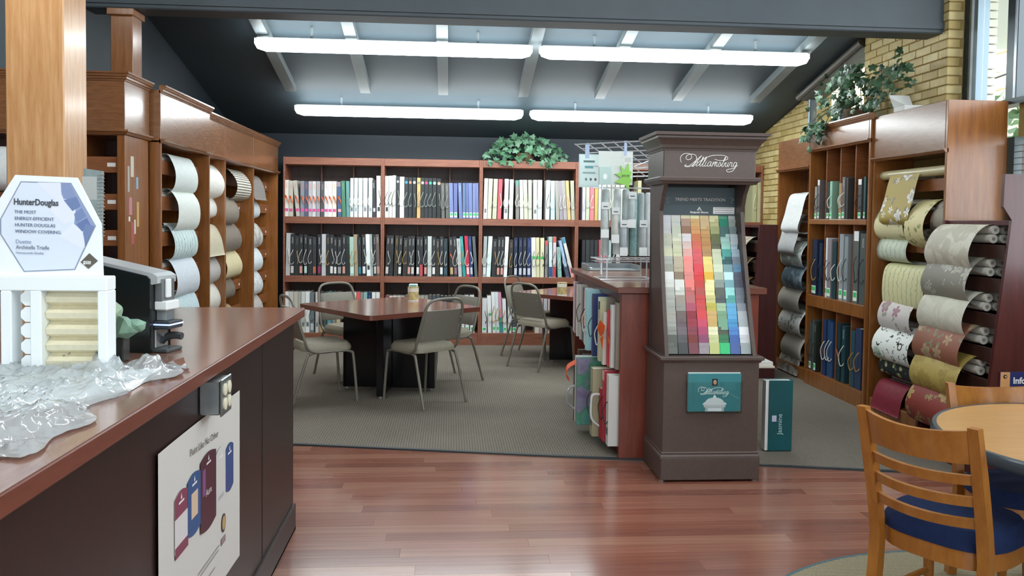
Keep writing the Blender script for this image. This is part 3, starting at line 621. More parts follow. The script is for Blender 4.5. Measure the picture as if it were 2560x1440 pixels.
shelf_row([(65,125,340,0,K,d(bottom=('60a8c0',.4))),(135,210,340,0,'34383a',d(bottom=('60a8c0',.35))),(215,290,340,0,K,d(bottom=('98c0b8',.35))),(298,370,345,0,'303438',d(bottom=('2c4870',.35))),(380,460,340,0,'c84c58',d(title='e8e0e0',bottom=('d898a4',.35))),(468,540,350,0,'d898a0',d(tie='k')),(550,620,350,0,'a0b8b8',w2),(628,700,350,0,K,w2),(710,790,345,0,'c8c8c4',w2)],1445,555,7.579,.815,YS,3,'middle')
shelf_row([(60,150,360,0,'8a8c84',w2),(158,240,360,0,'4a4640',w2),(250,340,360,0,'a09c8c',w2)],1872,545,7.579,.815,YS,4,'middle')
# --- bottom shelf
g2=d(lab='g3cc46c',tie='k')
shelf_row([(172,245,300,0,'eef2f0',w),(251,328,300,0,'d0ccc8',w2),(336,410,300,0,'c8c4b4',w2),(416,470,302,0,'b8b4ac',w2),(477,550,300,0,'d4dcd8',w),(556,635,298,0,'f0f2f0',w),(642,718,320,0,'707c80',d(tie='k',lab='lc4ccd0')),(742,805,310,0,'d4ccc8',w),(815,885,310,0,'3c4a4c',d(bottom=('b89c78',.2))),(895,960,315,0,'485454',d(bottom=('405868',.2))),(970,1050,305,0,'5c9a98',d(bottom=('6c9cb8',.25))),(1060,1130,310,0,'8a8c8c',{}),(1140,1210,310,0,'c8b898',{}),(1290,1350,315,0,'b0aca8',{}),(1362,1435,310,0,'eceeee',w),(1450,1515,310,0,'eceeec',w),(1522,1590,310,0,'e8605c',{}),(1596,1640,315,0,'989898',{}),(1650,1722,312,0,'90b8b8',w),(1730,1800,312,0,'1c3c60',d(title='a0b0c8')),(1810,1880,310,0,'eeeeee',w),(1890,1962,310,0,'f0f0f0',w)],690,690,7.579,.15,YS,0,'bottom')
rb=[]
x=170
for cc in ('884c5c','d8d0bc','c8c4c0','d0ccc4','cac6be','5c5c5c','707478','3c4448','b0aca4','a8a49c','9c988c','54524e','4c5058','484c54','30343c','34363a','2c3034','3a3e42'):
    rb.append((x,x+68,330+random.randint(-12,12),0,cc,w2 if random.random()<.5 else {})); x+=74
rb+= [(1515,1590,330,0,'e4e6e8',g2),(1600,1675,335,0,'dfe2e4',g2),(1690,1765,325,-20,'e4e6e6',g2),(1780,1862,320,-15,'eceeee',g2)]
shelf_row(rb,940,696,7.579,.15,YS,1,'bottom')
shelf_row([(335,430,500,0,'dcdce0',g2),(450,525,450,-22,'eeeeee',d(tie='w',lab='c3cb464')),(540,605,385,-35,'eceef0',d(tie='t',lab='g3cc46c')),(610,672,385,-40,'dfe8ea',d(tie='t',lab='g3cc46c')),(678,736,390,-45,'d898b0',d(tie='t',bottom=('2c9c98',.38))),(742,812,515,-30,'eceeee',d(tie='t',lab='g3cc46c')),(825,900,500,0,'e4e4e4',g2),(910,990,520,0,'5c6468',g2),(1000,1080,480,0,'c8c4bc',w2),(1090,1160,480,0,'8c8880',w2),(1340,1420,480,0,'e4e0d4',w2),(1425,1490,485,0,'c8a8a8',w2),(1500,1570,490,0,'b8b8bc',w2),(1580,1650,490,0,'d4b0b0',w2)],1160,680,7.579,.15,YS,2,'bottom')
# ================================================================== WALLPAPER SAMPLES ON THE RACKS
WPC={}
def wp(kind,c0,c1=None,c2=None):
    k=(kind,c0,c1,c2)
    if k in WPC: return WPC[k]
    m,nt,b=_base('wallpaper_'+kind); b.inputs['Roughness'].default_value=.55; b.inputs['Specular IOR Level'].default_value=.3
    uv=nt.nodes.new('ShaderNodeUVMap'); N=nt.nodes.new; L=nt.links.new
    def mixc(fac,a,bb):
        mx=N('ShaderNodeMix'); mx.data_type='RGBA'
        L(fac,mx.inputs[0])
        for s_,i in ((a,6),(bb,7)):
            if isinstance(s_,str): mx.inputs[i].default_value=hexc(s_)
            else: L(s_,mx.inputs[i])
        return mx.outputs[2]
    def ramp(src,p0,p1):
        r=N('ShaderNodeValToRGB'); r.color_ramp.elements[0].position=p0; r.color_ramp.elements[1].position=p1; L(src,r.inputs['Fac']); return r.outputs['Color']
    def noise(sc,det=3,dist=0,mp=None):
        n=N('ShaderNodeTexNoise'); n.inputs['Scale'].default_value=sc; n.inputs['Detail'].default_value=det; n.inputs['Distortion'].default_value=dist
        if mp:
            q=N('ShaderNodeMapping'); q.inputs['Scale'].default_value=mp; L(uv.outputs[0],q.inputs[0]); L(q.outputs[0],n.inputs['Vector'])
        else: L(uv.outputs[0],n.inputs['Vector'])
        return n.outputs['Fac']
    def vor(sc,feat='F1'):
        n=N('ShaderNodeTexVoronoi'); n.inputs['Scale'].default_value=sc; n.feature=feat; L(uv.outputs[0],n.inputs['Vector']); return n
    c1=c1 or c0; c2=c2 or c1
    if kind=='plain': out=mixc(ramp(noise(30),.3,.7),c0,c1)
    elif kind=='grass': out=mixc(ramp(noise(20,5,0,(1,14,1)),.35,.65),c0,c1)
    elif kind=='stripe':
        w_=N('ShaderNodeTexWave'); w_.bands_direction='Y'; w_.inputs['Scale'].default_value=12; w_.inputs['Distortion'].default_value=.8; w_.inputs['Detail Scale'].default_value=4; L(uv.outputs[0],w_.inputs[0]); out=mixc(ramp(w_.outputs['Fac'],.35,.6),c0,c1)
    elif kind=='lattice':
        w_=N('ShaderNodeTexWave'); w_.inputs['Scale'].default_value=5; w_.inputs['Distortion'].default_value=3; w_.inputs['Detail Scale'].default_value=5; L(uv.outputs[0],w_.inputs[0]); out=mixc(ramp(w_.outputs['Fac'],.0,.12),c1,c0)
    elif kind=='damask':
        a=mixc(ramp(noise(9,2,1.2),.46,.54),c0,c1); out=mixc(ramp(noise(28,2,.8),.6,.66),a,c2)
    elif kind=='floral':
        v1=vor(16); m1=ramp(v1.outputs['Distance'],.30,.36); nn=ramp(noise(7,2,.5),.47,.52)
        v2=vor(30); m2=ramp(v2.outputs['Distance'],.30,.36)
        a=mixc(m1,c1,c0); a2=mixc(m2,c2,a); bb=mixc(nn,c0,a2); out=bb
    elif kind in ('bigfloral','scroll'):
        def inv(src,p0,p1):
            r=N('ShaderNodeValToRGB'); r.color_ramp.elements[0].position=p0; r.color_ramp.elements[1].position=p1; r.color_ramp.elements[0].color=(1,1,1,1); r.color_ramp.elements[1].color=(0,0,0,1); L(src,r.inputs['Fac']); return r.outputs['Color']
        def mul(a,bb):
            mm=N('ShaderNodeMath'); mm.operation='MULTIPLY'; L(a,mm.inputs[0]); L(bb,mm.inputs[1]); return mm.outputs[0]
        def vmap(sc,off):
            q=N('ShaderNodeMapping'); q.inputs['Location'].default_value=(off,off*.7,0); L(uv.outputs[0],q.inputs[0]); v=vor(sc); L(q.outputs[0],v.inputs['Vector']); return v.outputs['Distance']
        if kind=='bigfloral':
            def flower(sc,off,R,lob,amp,keep):
                q=N('ShaderNodeMapping'); q.inputs['Location'].default_value=(off,off*.7,0); L(uv.outputs[0],q.inputs[0]); v=vor(sc); L(q.outputs[0],v.inputs['Vector']); v.inputs['Randomness'].default_value=.75
                dl=N('ShaderNodeVectorMath'); dl.operation='SUBTRACT'; L(q.outputs[0],dl.inputs[0]); L(v.outputs['Position'],dl.inputs[1])
                sp=N('ShaderNodeSeparateXYZ'); L(dl.outputs[0],sp.inputs[0]); ln=N('ShaderNodeVectorMath'); ln.operation='LENGTH'; L(dl.outputs[0],ln.inputs[0])
                def M(op,x,y=None):
                    n=N('ShaderNodeMath'); n.operation=op
                    for j_,z_ in enumerate((x,y)):
                        if z_ is None: continue
                        if isinstance(z_,(int,float)): n.inputs[j_].default_value=z_
                        else: L(z_,n.inputs[j_])
                    return n.outputs[0]
                sc_=N('ShaderNodeSeparateColor'); L(v.outputs['Color'],sc_.inputs[0])
                an=M('ADD',M('ARCTAN2',sp.outputs[1],sp.outputs[0]),M('MULTIPLY',sc_.outputs[0],6.28))
                pet=M('ADD',M('MULTIPLY',M('ABSOLUTE',M('COSINE',M('MULTIPLY',an,lob/2))),amp),1-amp)
                rr=M('DIVIDE',ln.outputs['Value'],M('MULTIPLY',pet,R))
                return M('MULTIPLY',M('LESS_THAN',rr,1.0),M('LESS_THAN',sc_.outputs[1],keep)), M('LESS_THAN',ln.outputs['Value'],R*.22), rr
            lf,_,_=flower(13,.37,.034,2,.85,.7); a=mixc(lf,c0,c2)
            fl_,ce,rr=flower(7.6,.13,.060,5,.36,.85); sh=mixc(ramp(rr,.2,.9),c2,c1); a=mixc(fl_,a,sh)
            out=a
        else:
            d1=vmap(9,.2); ring=mul(ramp(d1,.28,.30),inv(d1,.35,.37)); ring=mul(ring,ramp(noise(15,1),.47,.49))
            d2=vmap(15,.5); r2=mul(ramp(d2,.25,.28),inv(d2,.35,.38)); r2=mul(r2,ramp(noise(21,1),.50,.52))
            tint=inv(vmap(4.6,.31),.22,.30); a=mixc(tint,c0,c2)
            a=mixc(ring,a,c1); out=mixc(r2,a,c1)
    else: out=mixc(ramp(noise(14,4),.4,.6),c0,c1)
    L(out,b.inputs['Base Color']); WPC[k]=m; return m
def side_frame(side,xr):
    if side=='L': return lambda a,o,z:(xr+o,a,z)
    if side=='R': return lambda a,o,z:(xr-o,a,z)
    return lambda a,o,z:(a,xr-o,z)     # 'F': towards the viewer
SHP={ # (out,z) relative to rail front top
 'D':[(-.09,.02),(-.035,.052),(.02,.035),(.075,-.04),(.092,-.11),(.07,-.18),(.01,-.215),(-.06,-.225)],
 'big':[(-.09,.02),(-.035,.06),(.03,.045),(.105,-.04),(.125,-.13),(.09,-.21),(.0,-.245),(-.06,-.25)],
 'hang':[(-.09,.03),(-.03,.065),(.03,.04),(.055,-.03),(.06,-.12),(.05,-.21),(.035,-.23),(.02,-.222),(.025,-.21)],
 'small':[(-.09,.01),(-.035,.045),(.01,.03),(.05,-.03),(.06,-.08),(.045,-.13),(.0,-.155),(-.05,-.16)],
 'drape':[(-.10,.03),(-.03,.075),(.04,.055),(.075,-.03),(.10,-.14),(.13,-.25),(.12,-.30),(.06,-.325),(-.03,-.30)],
 'flap':[(-.09,.02),(-.03,.05),(.04,.03),(.09,-.05),(.11,-.12),(.12,-.2),(.13,-.22)],
 'curl':[(-.09,.02),(-.035,.055),(.025,.04),(.09,-.03),(.105,-.11),(.085,-.185),(.03,-.225),(-.05,-.22),(-.075,-.2),(-.065,-.175),(-.035,-.175),(-.03,-.2)],
 'bigD':[(-.10,.112),(-.05,.120),(.01,.112),(.075,.06),(.115,-.02),(.118,-.09),(.08,-.155),(.0,-.185),(-.06,-.19)],
 'roll':[(-.06,.03)]+[(.0+.055*math.cos(t),.0+.055*math.sin(t)) for t in [2.2-k*.55 for k in range(14)]],
}
def sample(side,xr,a0,a1,zr,shape,ma,label,group,rolls=1,skew=0,rollr=.032,stick=0,sc=1.0,core='8f887a',so=1.0):
    P=side_frame(side,xr); am=(a0+a1)/2
    t=thing('wallpaper_sample',label,'wallpaper',P(am,-.05,zr),0,group)
    pr=cat([(o*sc*so,z*sc,0) for o,z in SHP[shape]],3); n=len(pr); nu=5
    m=MB(); uv=[]; Ls=[0]
    for i in range(1,n): Ls.append(Ls[-1]+(pr[i]-pr[i-1]).length)
    for j in range(nu):
        a=a0+(a1-a0)*j/(nu-1)
        for i in range(n):
            m.v.append(P(a+skew*(Ls[i]/Ls[-1])**2,pr[i].x+.003*math.sin(j*1.7+i*.4),zr+pr[i].y)); uv.append((a-a0+sum(map(ord,label))%7*.31,Ls[i]))
    for j in range(nu-1):
        for i in range(n-1): m.f.append((j*n+i,(j+1)*n+i,(j+1)*n+i+1,j*n+i+1))
    m.m=[0]*len(m.f); m.uv=uv; m.build('sheet',ma,t,True)
    # rolls of the same paper lying behind the rail
    pos=([(-.03,.034),(-.10,.034),(-.04,.088),(-.105,.09)] if shape=='bigD' else [(-.06,.005),(-.13,.0),(-.095,.06),(-.165,.055),(-.2,0)])[:rolls]
    for (o,z) in pos:
        p0=P(a0-stick,o*1.0,zr+z); p1=P(a1+.01,o,zr+z)
        r=MB(); r.cyl(p0,p1,rollr,14); rr=r.build('roll',ma if False else mat('cfcac0',.5),t,True)
        dv=(Vector(p0)-Vector(p1)).normalized(); q=MB(); q.cyl(Vector(p0),Vector(p0)+dv*.001,rollr*.40,10); q.build('core',mat(core,.6),rr)
    return t
gl='wallpaper samples on the side cabinets'; xr=-2.105
U2=['pale grey-white','creamy white','pale blue trellis','blue-white','pale blue streaked']
M2=[wp('plain','dfe6e2','d4dedb'),wp('plain','e4e8e2','dadfd9'),wp('lattice','cfe0e0','8fa8ac'),wp('plain','d8dfe6','cfd6de'),wp('grass','b4ccd2','d4e2e4')]
S2=['D','curl','D','D','D']
for i in range(5):
    sample('L',-2.035,6.06+.02*(i%2),6.58+.01*i,LR[i],S2[i],M2[i],'%s wallpaper sample, %s from top in the nearest side cabinet'%(U2[i],ORD[i]),gl,2,rollr=.036,stick=.06,sc=(1.05,1.1,.95,1.1,1.0)[i],so=.72)
D3=[('creamy white','plain','eceae2','e2e0d8','big'),('white','plain','e8e6e0','dcdad4','small'),('beige','plain','c8bfa8','beb49c','flap'),('grey streaked','grass','c4c0bc','aea9a6','D'),('off-white','plain','dcd6cc','d2ccc2','D'),('cream','plain','d8d2c4','ccc6b8','D')]
for i,(n_,k_,a_,b_,s_) in enumerate(D3):
    sample('L',xr,6.865,7.385,LR[i],s_,wp(k_,a_,b_),'%s wallpaper sample, %s from top in the narrow side cabinet'%(n_,ORD[i]),gl,1)
D4=[('black and white striped','stripe','e4e0d4','7a7468','big',7.82,8.36),('taupe','plain','8f8478','857a6e','D',7.5,8.02),('dark taupe','plain','857a70','786e64','D',7.55,8.12),('straw coloured','grass','d8cca8','c4b78e','D',7.6,8.14),('grey brown','plain','7d7266','72685e','small',7.5,8.0),('tan','plain','b09470','a48864','small',7.5,7.98)]
for i,(n_,k_,a_,b_,s_,y0,y1) in enumerate(D4):
    sample('L',xr,y0,y1,LR[i],s_,wp(k_,a_,b_),'%s wallpaper sample, %s from top in the grey and brown cabinet'%(n_,ORD[i]),gl,1,stick=0)
D5=[('grey folded','plain','8c8682','827c78','flap'),('pale blue-white','plain','d8e0e2','ccd6d8','small'),('grey feather patterned','damask','a8a29c','c8c4be','D'),('white dotted','plain','dfe6e8','d2dadc','D'),('silver patterned','floral','d8dadc','b8bcc0','D'),('lavender grey','plain','c0b8b4','b4aca8','D')]
D5=[x if len(x)==5 else x for x in D5]
for i,x in enumerate(D5):
    n_,k_,a_,b_,s_=x
    sample('L',xr,8.50,9.02,LR[i],s_,wp(k_,a_,b_),'%s wallpaper sample, %s from top in the corner side cabinet'%(n_,ORD[i]),gl,1)
# end cabinet: one white sheet peeping out beyond the oak column
sample('F',5.27,-2.9,-2.45,1.855,'D',wp('plain','eef0ee','e4e6e4'),'white wallpaper sample glimpsed beyond the oak column',gl,1)
# ---------------- brick-wall side
gr='wallpaper samples on the brick wall cabinets'; xa=3.34+.10
A=[('white ribbon-like','plain','e6e8e6','dadcda','drape',7.62,8.02),('pale grey looped','plain','d4d4d2','c8c8c6','drape',7.70,8.10),('white with grey-green sprigs','damask','e2e6e2','a8b4ac','D',7.62,8.12),('blue-grey mottled','damask','8c9ca4','5c707c','D',7.60,8.08),('oatmeal','plain','ccc6b8','c0baac','D',7.66,8.16),('white with grey leaves','floral','dcdcd6','8c8c80','D',7.62,8.14),('taupe grey','plain','b8b0a4','aca498','D',7.58,8.06)]
for i,(n_,k_,a_,b_,s_,y0,y1) in enumerate(A):
    sample('R',xa,y0,y1,AR[i],s_,wp(k_,a_,b_),'%s wallpaper sample, %s from top, cabinet beyond the book niches'%(n_,ORD[i]),gr,3,stick=.02,rollr=.028,sc=1.0,core='8f887a')
sample('R',xa,7.62,8.1,.20,'flap',wp('damask','b8b2a8','8c867c'),'speckled grey wallpaper sample lying lowest in the cabinet beyond the book niches',gr,3,stick=.1,rollr=.026,sc=.8)
C_=[('olive with large white flowers','bigfloral','b09c58','e8e6e0','8c8474','drape',5.72,6.12,1.05),
    ('cream with green sprigs','floral','e4dcae','b4b084','8c9c68','D',5.86,6.28,1.05),
    ('pale sage','lattice','ccd4c0','a8b4a4',None,'small',5.86,6.28,1.1),
    ('pale yellow vine patterned','lattice','dcd8a8','b4b48c',None,'hang',5.62,6.18,1.1),
    ('lilac-white with pink flowers','bigfloral','d4ccc8','a8788c','9ca08c','D',5.74,6.18,1.05),
    ('white with black scrolls','scroll','eceee8','1c1e20','b4c8b0','big',5.70,6.20,1.0),
    ('dark green floral','floral','1e2a2a','c8bc8c','6c8054','small',5.62,6.22,.9),
    ('crimson','plain','8c2c3c','7c2434',None,'flap',5.82,6.22,.85)]
for i,(n_,k_,a_,b_,c_,s_,y0,y1,sc) in enumerate(C_):
    sample('R',xa,y0,y1,CR[i],s_,wp(k_,a_,b_,c_),'%s wallpaper sample, %s from top, cabinet under the white box'%(n_,ORD[i]),gr,3,stick=.025,rollr=.030,sc=sc)
sample('R',xa,5.52,5.76,CR[1]+.01,'big',wp('floral','ddd09c','8c9464','a0a878'),'narrow yellow floral wallpaper strip looping beside the olive flowered one',gr,0,sc=1.15)
sample('R',xa,5.36,5.52,CR[1]+.02,'D',wp('damask','5c5248','8c8272'),'dark brown damask wallpaper strip nearest the cabinet end',gr,0)
tag(MB().cyl((xa-.02,5.36,CR[0]+.05),(xa-.02,6.28,CR[0]+.05),.036,16).build('wallpaper_roll',mat('c4b890',.25,0,.6),None,True,(xa-.02,5.82,CR[0]+.014)),'cellophane wrapped yellow wallpaper roll under the olive flowered sheet','wallpaper')
gd='wallpaper samples on the slanted racks'
D_=[('ivory damask','damask','d4cfbe','bfb9a6','c9c3b1','big',1.12),('grey floral','bigfloral','8c887c','b8b4a8','a8a498','big',1.1),('cream embossed','damask','d6d2c2','ccc8b6','d0ccba','big',1.15),('rust and rose floral','bigfloral','94604c','b89878','848468','big',1.05),('gold textured','damask','b49c54','a48c48','c0aa64','big',1.0),('red tapestry','bigfloral','8c3c34','b8985c','8c7c54','big',1.1)]
for i,(n_,k_,a_,b_,c_,s_,sc) in enumerate(D_):
    sample('R',XD(DR[i])+.0,4.735-.01*i,5.195,DR[i]-.055,'bigD',wp(k_,a_,b_,c_),'%s wallpaper sample, %s from top on the rack by the maple table'%(n_,ORD[i]),gd,4,stick=.012,rollr=.027,sc=1.0,skew=(.03 if i in (3,) else 0))
E_=[('birch bark patterned','damask','a89c88','6c6454','8c8070','big'),('brown and cream','plain','b8a484','8c7450',None,'D'),('ochre floral','bigfloral','a48c50','6c5834','c0a870','D'),('cream branch patterned','damask','d8d0bc','8c8474','c4bca8','D')]
for i,(n_,k_,a_,b_,c_,s_) in enumerate(E_):
    sample('R',XE(MB_E[i])+.0,7.66,8.20,MB_E[i],s_,wp(k_,a_,b_,c_),'%s wallpaper sample, %s from top on the rack behind the kiosk'%(n_,ORD[i]),gd,2,stick=.02,rollr=.03)
# ---------------- books in the niche cabinet (spines towards the aisle)
def niche(rows,z,words):
    for i,(y,w_,h_,col,kw) in enumerate(rows):
        book((3.335+random.uniform(0,.02),y,z+.0005),w_,h_,.27,col,kw.pop('lean',0) if 'lean' in kw else 0,-math.pi/2,label='%s sample book, %s from far end, %s row of the niche cabinet'%(cname(col),ORD[i],words),group='sample books in the niche cabinet',seed=i+len(words),**kw)
gk=lambda **k: dict(lab='g3cc46c',**k)
niche([(7.33,.045,.30,'8c8c88',gk(title='d8d8d8',tie='k')),(7.27,.04,.36,'706c6c',gk(top='e4e4e4',tie='k')),(7.08,.05,.33,'2c3438',gk(tie='k')),(7.01,.045,.335,'8cbca4',gk(title='e8f0e8',tie='w')),(6.83,.045,.31,'a8845c',gk(tie='w')),(6.775,.05,.36,'6c6a68',gk(tie='w',title='dcdcdc')),(6.71,.03,.35,'3c3c3c',{}),(6.50,.055,.33,'4c4c4c',gk(top='f0f0f0',tie='k')),(6.42,.03,.345,'28484c',gk())],1.535,'top')
niche([(7.36,.05,.50,'2c2e34',gk(tie='k')),(7.29,.07,.51,'26304c',gk(tie='t')),(7.20,.05,.48,'24344c',dict(tie='k')),(7.08,.035,.53,'dfe2e2',gk(tie='k')),(7.01,.075,.52,'8c8488',gk(tie='k')),(6.92,.06,.50,'1e4048',dict(tie='w')),(6.80,.07,.57,'98a0a4',gk(tie='w')),(6.72,.06,.55,'8c9498',gk(tie='k')),(6.55,.08,.60,'5c6460',gk(top='e8ecec',tie='k')),(6.43,.09,.58,'4c5654',dict(tie='k',title='d8d8d8'))],.84,'middle')
niche([(7.36,.05,.44,'44504c',gk(tie='k')),(7.30,.045,.47,'4c5454',dict(title='8c948c')),(7.24,.045,.46,'2c342c',gk(tie='k',title='d8d4c8')),(7.08,.06,.50,'263a64',dict(tie='w')),(7.01,.05,.50,'24486c',dict(tie='w')),(6.95,.05,.49,'2c4870',dict(tie='w')),(6.80,.06,.50,'14343c',dict(tie='r')),(6.72,.06,.49,'1c4048',dict(title='d8d8d4',tie='w')),(6.55,.06,.47,'224a58',dict(tie='t')),(6.46,.10,.50,'2a3a58',dict(tie='t'))],.14,'bottom')
# ================================================================== BOOK ISLAND
ix0,ix1,iy0,iy1=1.065,1.945,5.03,6.95
t=thing('book_island','mahogany coloured island counter with sample books in both long sides','counter',(1.5,6.0,0))
for y in (iy0,iy1-.03): MB().cbox(ix0,ix1,y,y+.03,0,1.045,.003).build('end_panel',MAHR,t)
MB().box(1.49,1.52,iy0+.03,iy1-.03,.06,1.045).build('spine_panel',mat('2a1613',.6),t)
for z0,z1 in ((.0,.07),(.53,.56)): MB().cbox(ix0+.015,ix1-.015,iy0+.03,iy1-.03,z0,z1,.003).build('shelf',MAHR,t)
for y in (5.66,6.30): MB().cbox(ix0+.02,1.49,y,y+.02,.07,1.045,.002).build('divider',MAHR,t)
MB().box(ix0+.01,ix1-.01,iy0+.03,iy1-.03,.985,1.045).build('apron',MAHOG,t)
tp=MB().cbox(1.035,1.985,5.0,6.99,1.048,1.086,.003).build('worktop',LAMI,t)
MB().box(1.037,1.983,5.002,6.988,1.0862,1.0875).build('laminate_surface',LAM,tp)
tag(MB().lathe([(.016,1.088),(.018,1.09),(.018,1.108),(.014,1.11)],1.16,6.72,12).build('small_knob',mat('c4ccd0',.3,.3),None,True,(1.16,6.72,1.088)),'small pale round knob lying on the island top','knob')
ti=thing('metal_tray','shallow grey metal tray at the back of the island top','tray',(1.3,6.85,1.088))
MB().cbox(1.12,1.55,6.62,6.95,1.088,1.095,.003).build('bottom',mat('8c9294',.3,.6),ti)
for q in ((1.12,1.55,6.945,6.955),(1.12,1.13,6.62,6.95),(1.54,1.55,6.62,6.95)): MB().box(*q,1.095,1.135).build('rim',mat('8c9294',.3,.6),ti)
# books on the viewer's side of the island (spines face the tables)
def isl(rows,z,words):
    for i,(y,w_,h_,dx,col,kw) in enumerate(rows):
        kw=dict(kw); ln=kw.pop('lean',0)
        book((ix0-.02-dx,y,z+.001),w_,h_,.33,col,ln,-math.pi/2,label='%s sample book, %s from near end, %s row of the island'%(cname(col),ORD[i],words),group='sample books in the island',seed=i+len(words)*3,**kw)
isl([(5.095,.05,.42,.0,'8a7c70',dict(title='d8d0c8')),(5.155,.045,.40,.02,'d4d2ce',dict(title='b04040',tie='o')),(5.21,.045,.36,.03,'c8303c',dict(title='f0e0e0')),(5.265,.05,.34,.05,'d0ccc0',dict(title='c04850')),(5.33,.06,.43,.01,'7c7468',dict(tie='k')),(5.40,.055,.40,.05,'ccc8a4',dict(top='2c2a28',title='303030',tie='w')),(5.47,.055,.42,.04,'c4ccb0',dict(top='e8e8e4',title='6c7454')),(5.535,.05,.36,.03,'5c80b8',dict(title='d8e0ec')),(5.60,.05,.43,.06,'2c3a6c',dict(tie='k')),(5.72,.05,.42,.0,'34406c',dict(title='c8d0e0')),(5.78,.045,.40,.03,'e4e2dc',dict(top='c89c30')),(5.86,.07,.44,.06,'b0dce4',dict(tie='w')),(5.95,.05,.43,.04,'e8e8e4',{}),(6.02,.05,.42,.02,'d0b0b4',dict(title='404040')),(6.10,.05,.43,.03,'dcdad6',dict(title='383838',tie='k')),(6.18,.05,.40,.02,'e4a8a0',dict(tie='o')),(6.25,.05,.42,.02,'505868',dict(title='e0e0e0')),(6.38,.06,.43,.02,'c8c4bc',dict(tie='k')),(6.47,.05,.40,.0,'8c8484',{}),(6.56,.05,.42,.02,'dfd8d0',{}),(6.66,.05,.42,.0,'484c50',{}),(6.76,.05,.42,.01,'c8a8b0',{}),(6.86,.05,.42,.0,'d8d8d4',{})],.56,'upper')
isl([(5.115,.075,.45,.04,'d8d6d0',dict(tie='k',lab='q506068')),(5.215,.06,.46,.05,'b83040',dict(top='c8c4c0',tie='k',title='e8b0b0')),(5.36,.09,.45,.10,'a8a080',dict(tie='k',lab='q50504c')),(5.52,.05,.38,.0,'3c3834',{}),(5.60,.05,.40,.02,'504c48',{}),(5.80,.05,.36,.0,'c8ccd0',{}),(5.88,.06,.34,.02,'6c4030',{}),(5.97,.06,.36,.01,'403830',dict(title='d8d8d8')),(6.20,.06,.40,.02,'8c8880',dict(tie='k')),(6.45,.06,.40,.02,'5c4c44',{})],.07,'lower')
# painted boxed album pulled out of the lower row
e=thing('sample_album','large purple and green painted album jutting from the island lower row','book',(.93,5.68,.10))
m,nt,b=_base('painted_cover'); b.inputs['Roughness'].default_value=.3
tc=nt.nodes.new('ShaderNodeTexCoord'); nz=nt.nodes.new('ShaderNodeTexNoise'); nz.inputs['Scale'].default_value=7; nz.inputs['Detail'].default_value=3; nt.links.new(tc.outputs['Object'],nz.inputs['Vector'])
cr=nt.nodes.new('ShaderNodeValToRGB'); el=cr.color_ramp.elements; el[0].position=.3; el[0].color=hexc('7c6c8c'); el[1].position=.72; el[1].color=hexc('5c94a0')
for p_,c_ in ((.42,'8c84a0'),(.5,'4c8870'),(.6,'64a088')): q=el.new(p_); q.color=hexc(c_)
nt.links.new(nz.outputs['Fac'],cr.inputs['Fac']); nt.links.new(cr.outputs['Color'],b.inputs['Base Color'])
MB().cbox(.885,1.06,5.60,5.66,.075,.545,.004).build('cover',m,e); MB().box(.89,1.055,5.66,5.74,.08,.54).build('pages',mat('d8d4cc',.7),e); MB().cbox(.885,1.06,5.74,5.75,.075,.545,.003).build('back_cover',mat('48464c',.5),e)
rb_=MB(); pts=cat([(.885,5.70,.50),(.83,5.68,.47),(.815,5.66,.42),(.84,5.66,.38)],4)
for i in range(len(pts)-1):
    a,b_=pts[i],pts[i+1]; dz=Vector((0,.02,.012)); rb_.add([a-dz,b_-dz,b_+dz,a+dz],[(0,1,2,3)])
rb_.build('ribbon',mat('e0501c',.5),e)
MB().tube(cat([(.885,5.70,.33),(.84,5.68,.31),(.83,5.68,.22),(.88,5.69,.17)],4),.009,6).build('carry_handle',mat('b8b8bc',.3,.4),e,True)
hd=thing('white_handle_book','thick red sample case with white carrying handle low in the island','book',(1.0,5.285,.07))
MB().cbox(.985,1.3,5.262,5.30,.072,.40,.003).build('cover',mat('a82c3c',.5),hd); MB().tube(cat([(.985,5.28,.36),(.94,5.28,.355),(.93,5.28,.3),(.935,5.28,.2),(.985,5.28,.15)],4),.008,6).build('carry_handle',mat('d8d8d8',.4),hd,True)
MB().box(.99,1.29,5.264,5.298,.40,.405).build('pages',mat('d8d4cc',.7),hd)
# orange tag hanging from an upper book
ot=thing('orange_tag','crumpled bright orange tag hanging from a book in the island','tag',(1.0,5.18,.78))
mm=MB(); mm.add([(.985,5.13,.83),(.965,5.20,.86),(.955,5.25,.80),(.97,5.21,.75),(.98,5.14,.78)],[(0,1,4),(1,2,3),(1,3,4)]); mm.add([(.98,5.15,.77),(.965,5.19,.74),(.975,5.16,.67)],[(0,1,2)]); mm.build('ribbon',mat('ea5a18',.4),ot)
